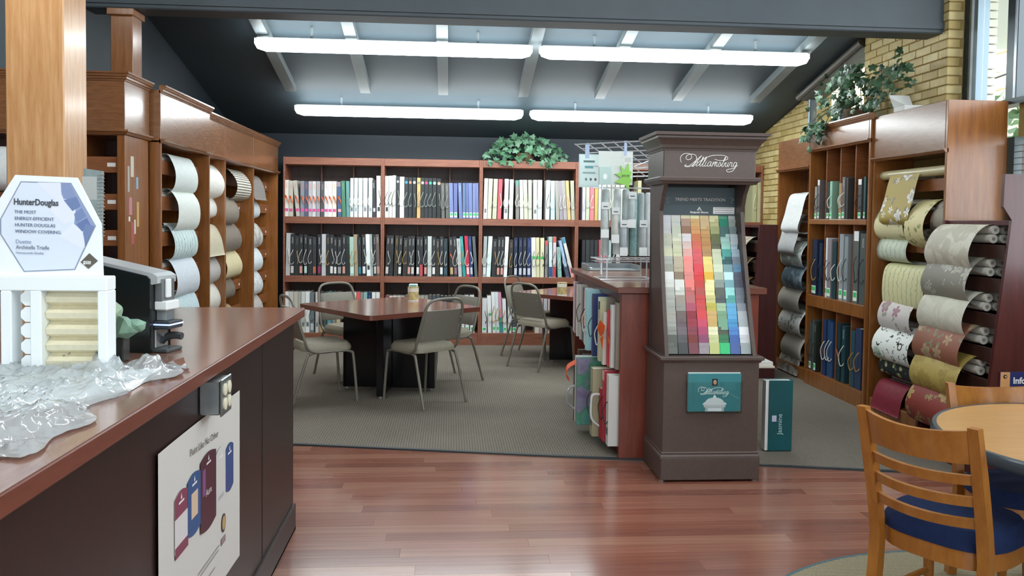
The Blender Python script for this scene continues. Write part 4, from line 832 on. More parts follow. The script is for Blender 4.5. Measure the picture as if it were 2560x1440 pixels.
# far side of the island: teal case on the floor, white books
tb=thing('sample_case','tall teal sample case with white edge standing on carpet by the island','book',(2.13,5.25,.007))
MB().cbox(2.075,2.235,5.15,5.155,.012,.475,.002).build('front_cover',mat('12545a',.4,0,.5,.12,6),tb); MB().cbox(2.075,2.235,5.215,5.22,.012,.475,.002).build('back_cover',mat('12545a',.4),tb); MB().box(2.228,2.236,5.155,5.215,.012,.475).build('spine',mat('0f4a50',.4),tb)
MB().box(2.055,2.228,5.156,5.214,.015,.47).build('pages',mat('e4e4e0',.7),tb)
MB().box(2.098,2.128,5.1488,5.15,.205,.245).build('emblem',mat('c8c8dc',.5),tb)
text_mesh('Jasmine',.045,(2.165,5.149,.12),(0,0,1),(-1,0,0),mat('b8dcd8',.5),'lettering',tb,sx=1.0)
for i,(z0,z1,w_) in enumerate(((.595,.80,'e4e4e4'),(.81,1.0,'dcdcd8'))):
    e=thing('sample_book',('lower' if i==0 else 'upper')+' white sample book poking out beyond the far side of the island','book',(1.99,5.3,z0))
    MB().cbox(1.93,1.985,5.16,5.30,z0,z1,.003).build('cover',mat(w_,.5),e); MB().box(1.98,1.9855,5.17,5.29,z0+.02,z1-.02).build('spine_label',mat('50545c',.5),e)
e=thing('sample_book','flat beige sample book under the white ones beside the island','book',(2.0,5.3,.48)); MB().cbox(1.955,2.13,5.20,5.50,.545,.56,.003).build('cover',mat('c8c0b0',.5),e); MB().box(1.95,2.12,5.21,5.49,.56,.585).build('pages',mat('d8d4cc',.7),e)
# ================================================================== WILLIAMSBURG PAINT KIOSK
kx0,kx1,ky0,ky1=1.222,1.785,4.585,4.985; kc=(kx0+kx1)/2
k=thing('paint_kiosk','tall dark brown Williamsburg paint colour kiosk with sloping chip rack','kiosk',(kc,4.78,0))
def frame4(prof,x0,x1,y0,y1,name):
    return moulding(prof,[((x0,y1),(-1,0)),((x0,y0),(-1,-1)),((x1,y0),(1,-1)),((x1,y1),(1,0))],name,KIOSK,k)
MB().cbox(kx0-.008,kx1+.012,ky0-.012,ky1,.012,.135,.004).build('plinth',KIOSK,k)
frame4([(-.02,.135),(.012,.135),(.010,.15),(.002,.158),(.004,.168),(-.003,.178),(-.02,.178)],kx0,kx1,ky0,ky1,'base_moulding')
MB().cbox(kx0,kx1,ky0,ky1,.135,.70,.004).build('cabinet_body',KIOSK,k)
frame4([(-.03,.69),(.004,.69),(.010,.70),(.014,.705),(.022,.708),(.022,.722),(.016,.728),(-.03,.728)],kx0,kx1,ky0,ky1,'ledge_moulding')
for x in (kx0-.004,kx1-.02): MB().cyl((x+.012,ky0+.02,0),(x+.012,ky0+.02,.014),.015,10).build('glide',mat('b8b8b8',.3,.6),k)
# tapering cheeks
tx0,tx1=1.205,1.745     # width at the header
def lerp(a,b_,q): return a+(b_-a)*q
for s_ in (0,1):
    xb=(kx0+.012) if s_==0 else (kx1-.012); xt=(tx0+.018) if s_==0 else (tx1-.018); w_=.022
    sg=1 if s_==0 else -1
    m=MB()
    vs=[]
    for z,x,yf in ((.728,xb,4.60),(1.0,lerp(xb,xt,.27),4.665),(1.35,lerp(xb,xt,.6),4.735),(1.56,lerp(xb,xt,.83),4.755),(1.66,lerp(xb,xt,.95),4.70),(1.74,xt,4.62)):
        vs+= [(x,yf,z),(x+sg*w_,yf,z),(x+sg*w_,ky1,z),(x,ky1,z)]
    fs=[]
    for i in range(5):
        for q in range(4): fs.append((i*4+q,i*4+(q+1)%4,i*4+4+(q+1)%4,i*4+4+q))
    fs+=[(0,1,2,3),(20,21,22,23)]; m.add(vs,fs); fixn(m.build('cheek',KIOSK,k))
    # slim inner black gutter
    m=MB(); vs=[]
    for z,x,yf in ((.74,xb+sg*w_,4.625),(1.56,lerp(xb,xt,.83)+sg*w_,4.86)): vs+=[(x,yf,z),(x+sg*.012,yf+.004,z),(x+sg*.012,yf+.03,z),(x,yf+.03,z)]
    m.add(vs,[(0,1,2,3),(4,5,6,7)]+[(q,(q+1)%4,4+(q+1)%4,4+q) for q in range(4)]); fixn(m.build('gutter',mat('1c1c1e',.4),k))
MB().cbox(tx0,tx1,4.61,ky1-.01,1.735,1.93,.004).build('header_box',KIOSK,k)
frame4([(-.02,1.715),(.004,1.715),(.012,1.728),(.024,1.733),(.026,1.748),(.02,1.756),(-.02,1.756)],tx0,tx1,4.61,ky1-.01,'lower_cornice')
frame4([(-.02,1.905),(.004,1.905),(.006,1.915),(.012,1.918),(.016,1.935),(.03,1.955),(.042,1.968),(.046,1.972),(.046,1.984),(.060,1.988),(.062,2.005),(-.02,2.005)],tx0,tx1,4.61,ky1-.01,'crown_cornice')
MB().box(tx0+.02,tx1-.02,ky1-.03,ky1-.012,.73,1.74).build('back_panel',mat('2a2222',.5),k)
# slate sign panel
sp=MB().box(1.262,1.725,4.848,4.858,1.538,1.705).build('sign_panel',mat('3f5056',.45),k)
WT=mat('e8e6e2',.5)
text_mesh('TREND MEETS TRADITION',.0255,(1.497,4.8475,1.624),(1,0,0),(0,0,1),mat('d4d0cc',.5),'lettering',sp,'CENTER',sx=1.02)
text_mesh('Benjamin Moore',.0165,(1.492,4.8475,1.551),(1,0,0),(0,0,1),WT,'lettering',sp,'CENTER',bold=.0006)
MB().prism([(1.477,1.567),(1.507,1.567),(1.492,1.59)],4.8465,4.848,'y').build('triangle_logo',WT,sp); MB().prism([(1.484,1.568),(1.500,1.568),(1.492,1.580)],4.846,4.8465,'y').build('triangle_logo',mat('5c6a70',.5),sp)
MB().box(1.577,1.708,4.8465,4.848,1.548,1.588).build('notice_sticker',mat('f0eeec',.5),sp)
for z in (1.582,1.570,1.556): MB().box(1.586,1.699,4.846,4.8465,z-.0018,z+.0018).build('notice_line',mat('9a9aa0',.5),sp)
for x in (1.297,1.692):
    q=MB(); s2=1 if x>1.5 else -1
    q.tube(cat([(x-.012*s2,4.847,1.640),(x,4.847,1.645),(x+.006*s2,4.847,1.632),(x-.004*s2,4.847,1.625),(x+.004*s2,4.847,1.612),(x-.006*s2,4.847,1.612)],4),.0022,5); q.tube([(x+.004*s2,4.847,1.632),(x+.02*s2,4.847,1.638)],.0018,5); q.build('scroll_ornament',mat('8a9498',.5),sp,True)
# script lettering, traced as strokes on a 660 x 220 field
def script(org,W_,H_,rad,par,ma,name='script_lettering'):
    S=[]
    S.append([(15,108),(4,75),(10,35),(45,5),(95,2),(125,22),(124,58),(98,76),(72,70),(66,45),(85,18),(130,8),(168,18),(185,52),(172,100),(140,140),(100,160),(62,158),(52,146),(70,134)])
    S.append([(60,150),(100,148),(150,110),(200,60),(240,22)]); S.append([(240,22),(205,70),(165,120),(138,152),(150,152),(200,110),(250,70),(300,42),(360,20),(430,14),(490,18),(528,36),(530,58),(500,74),(450,78),(400,70),(388,62)])
    x=172
    def up(x,h): return [(x,152),(x+14,140),(x+34,152-h)]
    S.append([(x+28,92),(x+14,130),(x+10,148),(x+22,150),(x+34,138)])                      # i
    for q in (x+34,x+66): S.append([(q,140),(q+40,84),(q+56,48),(q+48,42),(q+30,90),(q+14,140),(q+20,152),(q+34,142)])   # l l
    S.append([(x+122,92),(x+108,130),(x+104,148),(x+116,150),(x+130,138)])
    a=x+132; S.append([(a+44,98),(a+28,94),(a+8,118),(a+4,144),(a+16,150),(a+34,128),(a+46,98),(a+36,138),(a+42,150),(a+54,138)])   # a
    m_=a+54; S.append([(m_,150),(m_+14,96),(m_+8,130),(m_+26,98),(m_+36,98),(m_+26,150),(m_+42,104),(m_+54,96),(m_+56,104),(m_+46,142),(m_+52,150),(m_+64,138)])
    s_=m_+66; S.append([(s_,140),(s_+22,96),(s_+30,120),(s_+22,146),(s_+4,150),(s_+2,142)])
    b_=s_+34; S.append([(b_,142),(b_+44,60),(b_+52,38),(b_+44,40),(b_+24,96),(b_+8,140),(b_+18,152),(b_+34,136),(b_+38,112),(b_+48,112)])
    u_=b_+48; S.append([(u_,110),(u_+10,98),(u_,140),(u_+8,150),(u_+26,130),(u_+36,98),(u_+26,140),(u_+32,150),(u_+44,136)])
    r_=u_+44; S.append([(r_,140),(r_+14,94),(r_+22,104),(r_+34,102),(r_+24,142),(r_+32,150),(r_+42,138)])
    g_=r_+42; S.append([(g_+40,102),(g_+24,96),(g_+8,118),(g_+6,140),(g_+18,146),(g_+34,126),(g_+44,100),(g_+26,160),(g_-8,202),(g_-50,214),(g_-72,200),(g_-60,184),(g_-20,176),(g_+20,160),(g_+54,128)])
    m=MB(); S.append([(212,80),(214,77)]); S.append([(306,80),(308,77)])
    for st in S:
        pts=cat([(p[0],p[1],0) for p in st],3); P=[(org[0]+p.x/660*W_,org[1],org[2]-p.y/220*H_) for p in pts]
        m.tube(P,rad,5)
    return m.build(name,ma,par,True)
script((1.300,4.6085,1.888),.345,.105,.0017,k,mat('e4e2de',.4))
# brochures in the clear holder
hb=thing('brochure_stack','teal Williamsburg brochures in clear holder on the kiosk front','brochure',(1.515,4.56,.41))
MB().cbox(1.362,1.672,4.563,4.571,.412,.632,.002).build('cover',mat('3a8086',.35,0,.5,.08,5),hb); MB().box(1.364,1.670,4.571,4.582,.414,.636).build('pages',mat('d8dcd8',.7),hb)
script((1.42,4.5620,.555),.185,.060,.0013,hb,mat('dfe8e6',.4))
MB().box(1.502,1.534,4.5615,4.563,.562,.602).build('emblem',mat('1c2424',.5),hb)
q=MB(); q.lathe([(.009,0),(.009,.0008)],0,0,14); q.v=[(1.518+p[0],4.561-p[2],.582+p[1]*1.4) for p in q.v]; q.build('emblem',mat('d8c8a8',.5),hb); 
q=MB(); q.lathe([(.005,0),(.005,.0008)],0,0,12); q.v=[(1.518+p[0],4.5603-p[2],.582+p[1]*1.5) for p in q.v]; q.build('emblem',mat('d86030',.5),hb)
pd=[(1.448,.452)]+[(1.452,.462),(1.462,.468)]+[(1.518+.052*math.cos(t_),.470+.024*math.sin(t_)) for t_ in [math.pi-k_*math.pi/8 for k_ in range(9)]]+[(1.578,.466),(1.586,.462),(1.588,.452)]
q=MB(); q.prism(pd,4.5605,4.563,'y'); fixn(q.build('pediment_picture',mat('dedede',.5),hb)); 
MB().prism([(1.508,.492),(1.528,.492),(1.524,.504),(1.518,.51),(1.512,.504)],4.5600,4.563,'y').build('pediment_picture',mat('eeeeee',.5),hb)
MB().box(1.455,1.581,4.5600,4.5625,.438,.452).build('pediment_picture',mat('c8c8c8',.5),hb); MB().box(1.463,1.573,4.5600,4.5625,.414,.438).build('pediment_picture',mat('b4b8b8',.5),hb); MB().box(1.478,1.558,4.5595,4.5600,.416,.434).build('pediment_picture',mat('e8e8e8',.5),hb)
AC=glass('clear_acrylic',(.93,.96,.96,1))
MB().box(1.357,1.677,4.553,4.555,.405,.585).build('clear_holder',AC,hb); MB().box(1.357,1.359,4.553,4.585,.405,.585).build('clear_holder',AC,hb); MB().box(1.675,1.677,4.553,4.585,.405,.585).build('clear_holder',AC,hb); MB().box(1.357,1.677,4.553,4.585,.403,.405).build('clear_holder',AC,hb)
# colour cards
CARDS='''e2e4e6 e0e0d8 e8deb8 f4eebc e2cc98 eee8b4 62a88c c8d0cc
d8d8da d6d8cc c0a08c e4b878 dcc090 d0cc94 1c9070 b0b8b4
d4d4d4 d0d4c0 a07860 e4a468 d8a868 aab078 4a7470 8c9c9c
ccccb8 ecead0 ece4e4 d47c50 cc9a5c 6c7444 b8dcd4 d0dce0
c4c4b0 d0d0b0 dcc0b8 dc6c58 c49058 686850 a0d4c4 b8d0dc
c8c8a8 c8c8a4 dca49c d85c60 b08858 c8ccac 4c9c94 a0b4c0
a8a8a0 b8ac94 f08c84 d45860 e8d47c c4ccac 305c60 7c8894
9a9a8c b8a890 e48c84 d84850 e4cc78 d4dcc0 7ca0a4 6890b0
dcdcd8 8c7864 dc8880 dc3c40 e0b040 b4bca4 ccf0f0 5c6070
d4d4cc dcdcd4 ec8078 c84440 f0e8a8 8c9890 7cacb4 565868
b4b4ac ccccc0 c06864 b45450 ece4a4 60645c 9cdcd8 747c88
acaca4 a09488 b46c6c cc4848 d0c888 585c60 5ca8a0 7c8490
a4a49c 98948c b05468 d04c4c c4b450 a8c4a0 68b0d8 949aa4
a8a498 706460 90303c dc4c50 d4ac70 80a484 64acd8 b8bcc0
a4a49c 6c5c60 9c3c48 cc5068 cca868 7ca88c 5098c8 b0b8bc
94948c 74686c 8c4450 b04c6c ece8c0 5c6050 5488c8 eeeef0
60625c 5c5a5c 7c3834 904c6c ccd098 407c58 4868a8 d4d4d8
6a6c64 4c4c4c 7c4850 a09498 c4c884 40c47c 5068a0 a4acac'''.split('\n')
CN2=dict(CN); CN2.update({'yellow':'e8d47c','gold':'d8a850','sky blue':'68b0d8','blue':'5078b8','rose':'d05868','salmon':'ec8c84','maroon':'8c3c44','plum':'904c6c','aqua':'9cdcd8','charcoal':'565a60','taupe':'a09080','ochre':'c49058','terracotta':'d47c50'})
CNL2={q:tuple(int(v[i:i+2],16) for i in (0,2,4)) for q,v in CN2.items()}
def cname2(h):
    r=tuple(int(h[i:i+2],16) for i in (0,2,4)); return min(CNL2,key=lambda q:sum((a-b_)**2 for a,b_ in zip(r,CNL2[q])))
ra=MB(); vs=[]
for z,y,x0,x1 in ((.735,4.655,1.262,1.752),(1.54,4.885,1.255,1.735)): vs+=[(x0,y,z),(x1,y,z),(x1,y+.01,z),(x0,y+.01,z)]
ra.add(vs,[(0,1,2,3),(4,5,6,7)]+[(q,(q+1)%4,4+(q+1)%4,4+q) for q in range(4)]); fixn(ra.build('chip_rack',mat('2a2a2c',.4),k))
tilt=.22
for r in range(18):
    q=(r+1)/18; zb=1.538-q*(1.538-.728); yb=lerp(4.862,4.628,q); x0=lerp(1.262,1.256,q); x1=lerp(1.727,1.750,q); cw=(x1-x0)/8
    MB().cbox(x0,x1,yb-.008,yb+.003,zb-.004,zb+.006,.001).build('pocket_rail',AC,k)
    for c,h in enumerate(CARDS[r].split()):
        cx=x0+(c+.5)*cw; hh=.064
        e=MB(); e.box(-cw*.475,cw*.475,-.0008,.0008,0,hh)
        o=e.build('paint_card',mat(h,.45,0,.4)); o.location=(cx,yb-.001-random.uniform(0,.004),zb+.007); o.rotation_euler=(-tilt,0,random.uniform(-.05,.05))
        tag(o,'%s paint card, %s column from left, %s row from top'%(cname2(h),ORD[c],ORD[r]),'paint card','paint cards in the kiosk rack')
# ================================================================== TABLES AND STACKING CHAIRS
STEEL=mat('7e796e',.4,.25,.5,.05,30,0,'chair_enamel'); VINYL=mat('968e7d',.5,0,.45,.05,60,.08,'beige_vinyl'); VBACK=mat('7b766b',.55,0,.4,.05,60,.05,'back_vinyl')
def rrect(hx,hy,r,n=5,cut=None):
    pts=[]
    for (sx,sy,a0) in ((1,1,0),(-1,1,90),(-1,-1,180),(1,-1,270)):
        for k in range(n+1):
            a=math.radians(a0+90*k/n); pts.append((sx*(hx-r)+r*math.cos(a),sy*(hy-r)+r*math.sin(a)))
    return pts
def cushion(poly,z0,z1,crown_=.012,rings=((1.0,0),(1.0,.45),(.97,.75),(.88,.95),(.6,1.0))):
    m=MB(); n=len(poly); vs=[];fs=[]
    vs+=[(p[0]*.96,p[1]*.96,z0) for p in poly]
    for sc,q in rings: vs+=[(p[0]*sc,p[1]*sc,z0+(z1-z0)*q+(crown_ if sc<.9 else 0)) for p in poly]
    L=len(rings)+1
    for i in range(L-1):
        for k in range(n): fs.append((i*n+k,i*n+(k+1)%n,(i+1)*n+(k+1)%n,(i+1)*n+k))
    fs.append(tuple(range(n-1,-1,-1))); fs.append(tuple((L-1)*n+k for k in range(n)))
    return m.add(vs,fs)
def stack_chair(loc,rotz,label):
    """local: front towards -y... seat centre at origin, faces +y"""
    e=thing('stacking_chair',label,'chair',loc,rotz,'beige stacking chairs around the dark tables',local=True)
    hw=.20; r=.0115
    cushion(rrect(.205,.205,.07),.425,.475,.012).build('seat',VINYL,e,True)
    bf=[]
    for s in (-1,1):
        # side frame: front foot - bend - rail - bend - rear foot
        front=cat([(s*(hw+.015),.235,.0),(s*(hw+.005),.205,.36),(s*hw,.185,.405),(s*hw,.14,.418)],4); MB().tube(front,r,8).build('leg',STEEL,e,True)
        rear=cat([(s*(hw+.02),-.30,.0),(s*(hw+.008),-.185,.36),(s*hw,-.155,.405),(s*hw,-.10,.418)],4); MB().tube(rear,r,8).build('leg',STEEL,e,True)
        MB().tube([(s*hw,.14,.418),(s*hw,-.10,.418)],r,8).build('seat_rail',STEEL,e,True)
    for y in (.12,-.10): MB().tube([(-hw,y,.415),(hw,y,.415)],.009,6).build('cross_brace',STEEL,e,True)
    hoop=[(-.195,.02,.415),(-.205,-.10,.418),(-.21,-.17,.45),(-.212,-.20,.52),(-.195,-.265,.74),(-.165,-.287,.825),(-.10,-.295,.852),(0,-.297,.857)]
    full=hoop+[(-p[0],p[1],p[2]) for p in hoop[-2::-1]]
    MB().tube(cat(full,4),r,8).build('back_frame',STEEL,e,True)
    # padded back: lies in the inclined plane of the hoop
    m=MB(); vs=[];fs=[]; zs=[.515,.53,.60,.68,.745,.765]; 
    prof=[(.19,-.198),(.195,-.202),(.192,-.222),(.186,-.246),(.178,-.266),(.170,-.272)]
    for i,z in enumerate(zs):
        hx,y=prof[i]; t_=.012 if i in (0,5) else .02
        row=[(-hx,y,z),(-hx*.9,y+t_,z),(0,y+t_*1.15,z),(hx*.9,y+t_,z),(hx,y,z),(hx*.9,y-.012,z),(0,y-.013,z),(-hx*.9,y-.012,z)]
        vs+=row
    for i in range(5):
        for k_ in range(8): fs.append((i*8+k_,i*8+(k_+1)%8,i*8+8+(k_+1)%8,i*8+8+k_))
    fs+=[tuple(range(8)),tuple(40+k_ for k_ in range(8))]; m.add(vs,fs); fixn(m.build('backrest',VBACK,e,True))
    for (x,z,y) in ((-.19,.70,-.256),(.19,.70,-.256),(-.195,.55,-.208),(.195,.55,-.208)): MB().cyl((x*.92,y-.014,z),(x*.92,y-.018,z),.006,8).build('screw',mat('b8b4a8',.3,.6),e)
    return e
def cut_table(cx,cy,rotz,label,hx=.70,base=True,pos=None):
    t=thing('laminate_table',label,'table',(cx,cy,.007),rotz,'dark laminate tables on the carpet',local=True)
    poly=rrect(hx*.82,hx*.82,.06,4); 
    m=MB(); m.prism(poly,.695,.733,'z'); fixn(m.build('table_edge',LAMI,t))
    q=MB(); q.prism([(p[0]*.997,p[1]*.997) for p in poly],.7332,.7342,'z'); fixn(q.build('table_top',LAM,t))
    BL=mat('0e0e12',.22,0,.5)
    RZ45=Matrix.Rotation(math.radians(45),4,'Z')      # the cross boards run along the diagonals of the top
    MB().cbox(-.40,.40,-.028,.028,.02,.695,.004).xf(RZ45).build('pedestal_board',BL,t)
    for s in (-1,1): MB().cbox(-.028,.028,s*.03,s*.40,.02,.695,.004).xf(RZ45).build('pedestal_board',BL,t)
    for (x,y) in ((.37,0),(-.37,0),(0,.37),(0,-.37)): MB().cyl((x,y,0),(x,y,.021),.016,8).xf(RZ45).build('glide',mat('b0b0b0',.3,.5),t)
    return t
cut_table(-.52,7.15,math.radians(38),'dark laminate table nearer the counter with black cross pedestal')
cut_table(1.45,8.55,math.radians(45),'dark laminate table partly hidden behind the book island')
def yaw(fx,fy): return math.atan2(fy,fx)-math.pi/2
zf=.007
stack_chair((-1.05,6.78,zf),yaw(.70,.35),'beige stacking chair between the counter and the nearer table')
stack_chair((-.22,6.72,zf),yaw(-.52,.62),'beige stacking chair with its back to the viewer at the nearer table')
stack_chair((-.92,7.78,zf),yaw(.52,-.62),'beige stacking chair behind the nearer table, towards the side cabinets')
stack_chair((-.06,7.54,zf),yaw(-.70,-.50),'beige stacking chair behind the nearer table, under its far corner')
stack_chair((.954,8.27,zf),yaw(.73,.60),'beige stacking chair in front at the table behind the island')
stack_chair((.93,8.93,zf),yaw(.70,-.42),'beige stacking chair tucked behind another at the farther table')
# candle jars
def jar(x,y,z,label,card):
    t=thing('candle_jar',label,'candle jar',(x,y,z),0,'patterned candle jars')
    nm=wp('floral','d8cc9c','a8883c','8c7050')
    j=MB(); j.lathe([(.046,z),(.05,z+.006),(.05,z+.125),(.052,z+.13)],x,y,20)
    mm=mat('d2c48c',.15,0,.5,.35,30,.0,'patterned_jar'); j.build('glass_jar',mm,t,True)
    MB().lathe([(.0505,z+.085),(.0508,z+.118)],x,y,20).build('rim_band',mat('e4e0d0',.2),t,True)
    MB().lathe([(.0503,z+.0),(.0506,z+.01)],x,y,20).build('foot_band',mat('e8e8e4',.15),t,True)
    if card:
        MB().cbox(x-.04,x+.04,y-.03,y+.03,z+.13,z+.155,.006).build('lid_card',mat('e8ecec',.5),t)
        MB().box(x-.03,x+.03,y-.031,y-.03,z+.135,z+.15).build('lid_print',mat('6cb0a8',.5),t)
p1=atZ(1033,752,.7415); jar(p1.x,p1.y,.7415,'patterned candle jar with white box lid on the nearer table',True)
p2=atZ(1405,738,.7415); jar(p2.x,p2.y,.7415,'patterned candle jar without lid on the farther table',False)
# ================================================================== MAPLE TABLE AND LADDERBACK CHAIRS
RUG=thing('round_rug','round striped rug with blue-green bound edge under the maple table','rug',(2.1,2.45,0))
def _rug(nt,b):
    tc=nt.nodes.new('ShaderNodeTexCoord'); w_=nt.nodes.new('ShaderNodeTexWave'); w_.bands_direction='Y'; w_.inputs['Scale'].default_value=22; w_.inputs['Distortion'].default_value=2; w_.inputs['Detail Scale'].default_value=9; nt.links.new(tc.outputs['Object'],w_.inputs[0])
    cr=nt.nodes.new('ShaderNodeValToRGB'); cr.color_ramp.elements[0].color=hexc('6c6454'); cr.color_ramp.elements[1].color=hexc('a49878'); nt.links.new(w_.outputs['Fac'],cr.inputs[0]); nt.links.new(cr.outputs[0],b.inputs['Base Color'])
MB().lathe([(1.085,.0),(1.085,.009)],2.1,2.45,72).build('pile',ramp_mat('rug_pile',_rug,.95),RUG)
rg=MB(); rg.tube([(2.1+1.09*math.cos(a*math.pi/40),2.45+1.09*math.sin(a*math.pi/40),.006) for a in range(80)],.0075,6,True); rg.build('bound_edge',mat('3f6066',.6),RUG,True)
T=thing('round_table','round maple table with dark blue-grey rubber edge on the round rug','table',(2.36,2.68,.009))
MB().lathe([(.56,.725),(.585,.728),(.585,.7495),(.58,.7505)],2.36,2.68,72).build('table_top',MAPLT,T)
MB().lathe([(.578,.708),(.595,.708),(.603,.718),(.603,.742),(.597,.7505),(.583,.752),(.582,.745)],2.36,2.68,72).build('edge_band',mat('39464e',.25,0,.6),T,True)
MB().lathe([(.045,.04),(.05,.1),(.05,.6),(.09,.7),(.10,.725)],2.36,2.68,20).build('column',MAPLE,T,True)
for a in range(4):
    an=a*math.pi/2+.4; c_,s_=math.cos(an),math.sin(an); MB().tube([(2.36+.04*c_,2.68+.04*s_,.12),(2.36+.2*c_,2.68+.2*s_,.07),(2.36+.34*c_,2.68+.34*s_,.035)],.03,8,rs=[.035,.03,.024]).build('foot',MAPLE,T,True)
def ladder_chair(loc,rotz,label):
    """seat centre at origin, faces +y"""
    e=thing('ladderback_chair',label,'chair',loc,rotz,'maple ladderback chairs',local=True)
    n=14; circ=[(.21*math.cos(2*math.pi*k/n)*1.0,.205*math.sin(2*math.pi*k/n)) for k in range(28)] if False else [(.215*math.cos(2*math.pi*k/28),.20*math.sin(2*math.pi*k/28)) for k in range(28)]
    def sup(a): c_,s_=math.cos(a),math.sin(a); f=(abs(c_)**3+abs(s_)**3)**(-1/3); return (.212*c_*f*.98,.205*s_*f*.98)
    circ=[sup(2*math.pi*k/32) for k in range(32)]
    cushion(circ,.445,.495,.014).build('seat',mat('1c2a4e',.85,0,.2,.12,40,.1,'navy_upholstery'),e,True)
    # apron
    m=MB(); N=32; vs=[];fs=[]
    for (sc,z) in ((.97,.385),(.97,.445),(.86,.445),(.86,.385)): vs+=[(p[0]*sc,p[1]*sc,z) for p in circ]
    for i in range(4):
        for k_ in range(N): fs.append((i*N+k_,i*N+(k_+1)%N,((i+1)%4)*N+(k_+1)%N,((i+1)%4)*N+k_))
    m.add(vs,fs); fixn(m.build('apron',MAPLE,e,True))
    def ypost(z): return -.175-.0*z-(.115*((z-.42)/.46)**1.2 if z>.42 else 0)-(.06*((.42-z)/.42)**1.5 if z<.42 else 0)
    for s in (-1,1):
        m=MB(); vs=[];fs=[]; Z=[0,.15,.30,.42,.52,.62,.72,.80,.862,.872]
        for z in Z:
            w_=.019 if z<.42 else .019-.003*(z-.42)/.45; d_=.020 if z<.75 else .017; y=ypost(z); x=s*(.178+.004*(z/.87))
            vs+=[(x-w_,y-d_,z),(x+w_,y-d_,z),(x+w_,y+d_,z),(x-w_,y+d_,z)]
        for i in range(len(Z)-1):
            for k_ in range(4): fs.append((i*4+k_,i*4+(k_+1)%4,i*4+4+(k_+1)%4,i*4+4+k_))
        fs+=[(0,1,2,3),tuple(len(vs)-4+k_ for k_ in range(4))]; m.add(vs,fs); fixn(m.build('back_post',MAPLE,e,True))
        MB().tube([(s*.165,.165,.0),(s*.17,.17,.25),(s*.168,.165,.43)],.02,10,rs=[.015,.019,.021]).build('leg',MAPLE,e,True)
        MB().tube([(s*.17,.165,.20),(s*.183,-.185,.20)],.011,8).build('stretcher',MAPLE,e,True)
    MB().tube([(-.18,-.0,.20),(.18,-.0,.20)],.011,8).build('stretcher',MAPLE,e,True)
    def slat(z0,z1,th,nm,top=False):
        m=MB(); vs=[];fs=[]; N=10
        for i in range(N+1):
            u=-1+2*i/N; x=u*.170; bow=-.045*(1-u*u); zt=z1-(.016*(1-u*u) if top else 0.006*(1-u*u)); zb=z0-(.006*(1-u*u))
            y0=ypost((z0+z1)/2)+bow
            vs+=[(x,y0-th+ (ypost(z0)-ypost((z0+z1)/2)),zb),(x,y0+th+(ypost(z0)-ypost((z0+z1)/2)),zb),(x,y0+th+(ypost(z1)-ypost((z0+z1)/2)),zt),(x,y0-th+(ypost(z1)-ypost((z0+z1)/2)),zt)]
        for i in range(N):
            for k_ in range(4): fs.append((i*4+k_,i*4+(k_+1)%4,i*4+4+(k_+1)%4,i*4+4+k_))
        fs+=[(0,1,2,3),tuple(N*4+k_ for k_ in range(4))]; m.add(vs,fs); fixn(m.build(nm,MAPLE,e,True))
    slat(.752,.862,.010,'top_rail',True)
    for z in (.698,.626,.552): slat(z-.016,z+.017,.009,'slat')
    return e
fx,fy=.85,.53; bc=Vector((1.514,2.525,0)); off=.275
ladder_chair((bc.x+fx*off,bc.y+fy*off,.009),yaw(fx,fy),'maple ladderback chair with navy seat nearest the viewer')
lc2=ladder_chair((2.29,3.075,.009),yaw(-.12,-1),'maple ladderback chair on the far side of the round table'); lc2.scale=(.93,.93,.93)
# blue information sign on the rack end
s=thing('info_sign','small blue Info sign with orange emblem block on the mahogany rack end','sign',(3.32,4.54,.62))
pA=atY(2500,930,4.545); pB=atY(2518,967,4.545)
zt_,zb_=pA.z,pB.z
MB().box(pA.x,pA.x+.26,4.540,4.549,zb_,zt_).build('plate',mat('26326c',.4),s)
MB().box(pA.x,pA.x+.058,4.538,4.540,zb_,zt_).build('emblem_block',mat('d8a068',.5),s)
em=MB(); em.lathe([(.013,0),(.013,.001)],0,0,6); em.v=[(pA.x+.028+p[0],4.5375-p[2],zt_-.026+p[1]) for p in em.v]; em.build('emblem',mat('28282c',.5),s)
em=MB(); em.lathe([(.006,0),(.006,.001)],0,0,12); em.v=[(pA.x+.030+p[0],4.5365-p[2],zt_-.026+p[1]) for p in em.v]; em.build('emblem',mat('d8a068',.5),s)
text_mesh('Info',.052,(pA.x+.078,4.5393,zb_+.02),(1,0,0),(0,0,1),mat('e8e8e8',.5),'lettering',s,bold=.0015)
# ================================================================== SERVICE COUNTER (near, on the side of the oak column)
t=thing('service_counter','long service counter with brown laminate top and dark panelled front','counter',(-1.4,2.4,0))
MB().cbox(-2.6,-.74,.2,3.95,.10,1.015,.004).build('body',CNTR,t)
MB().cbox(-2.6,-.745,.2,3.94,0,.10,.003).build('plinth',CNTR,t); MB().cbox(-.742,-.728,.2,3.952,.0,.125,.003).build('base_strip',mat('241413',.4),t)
MB().box(-.745,-.728,.2,3.955,0,.012).build('vinyl_trim',mat('15181a',.4),t)
for y in (1.32,2.63,3.30): MB().box(-.741,-.7385,y-.004,y+.004,.13,1.01).build('panel_seam',mat('1c0e0d',.5),t)
MB().cbox(-2.62,-.70,.15,4.02,1.015,1.058,.004).build('worktop',LAMI,t); MB().box(-2.618,-.702,.152,4.018,1.0582,1.0595).build('laminate_surface',LAM,t)
ZC=1.06
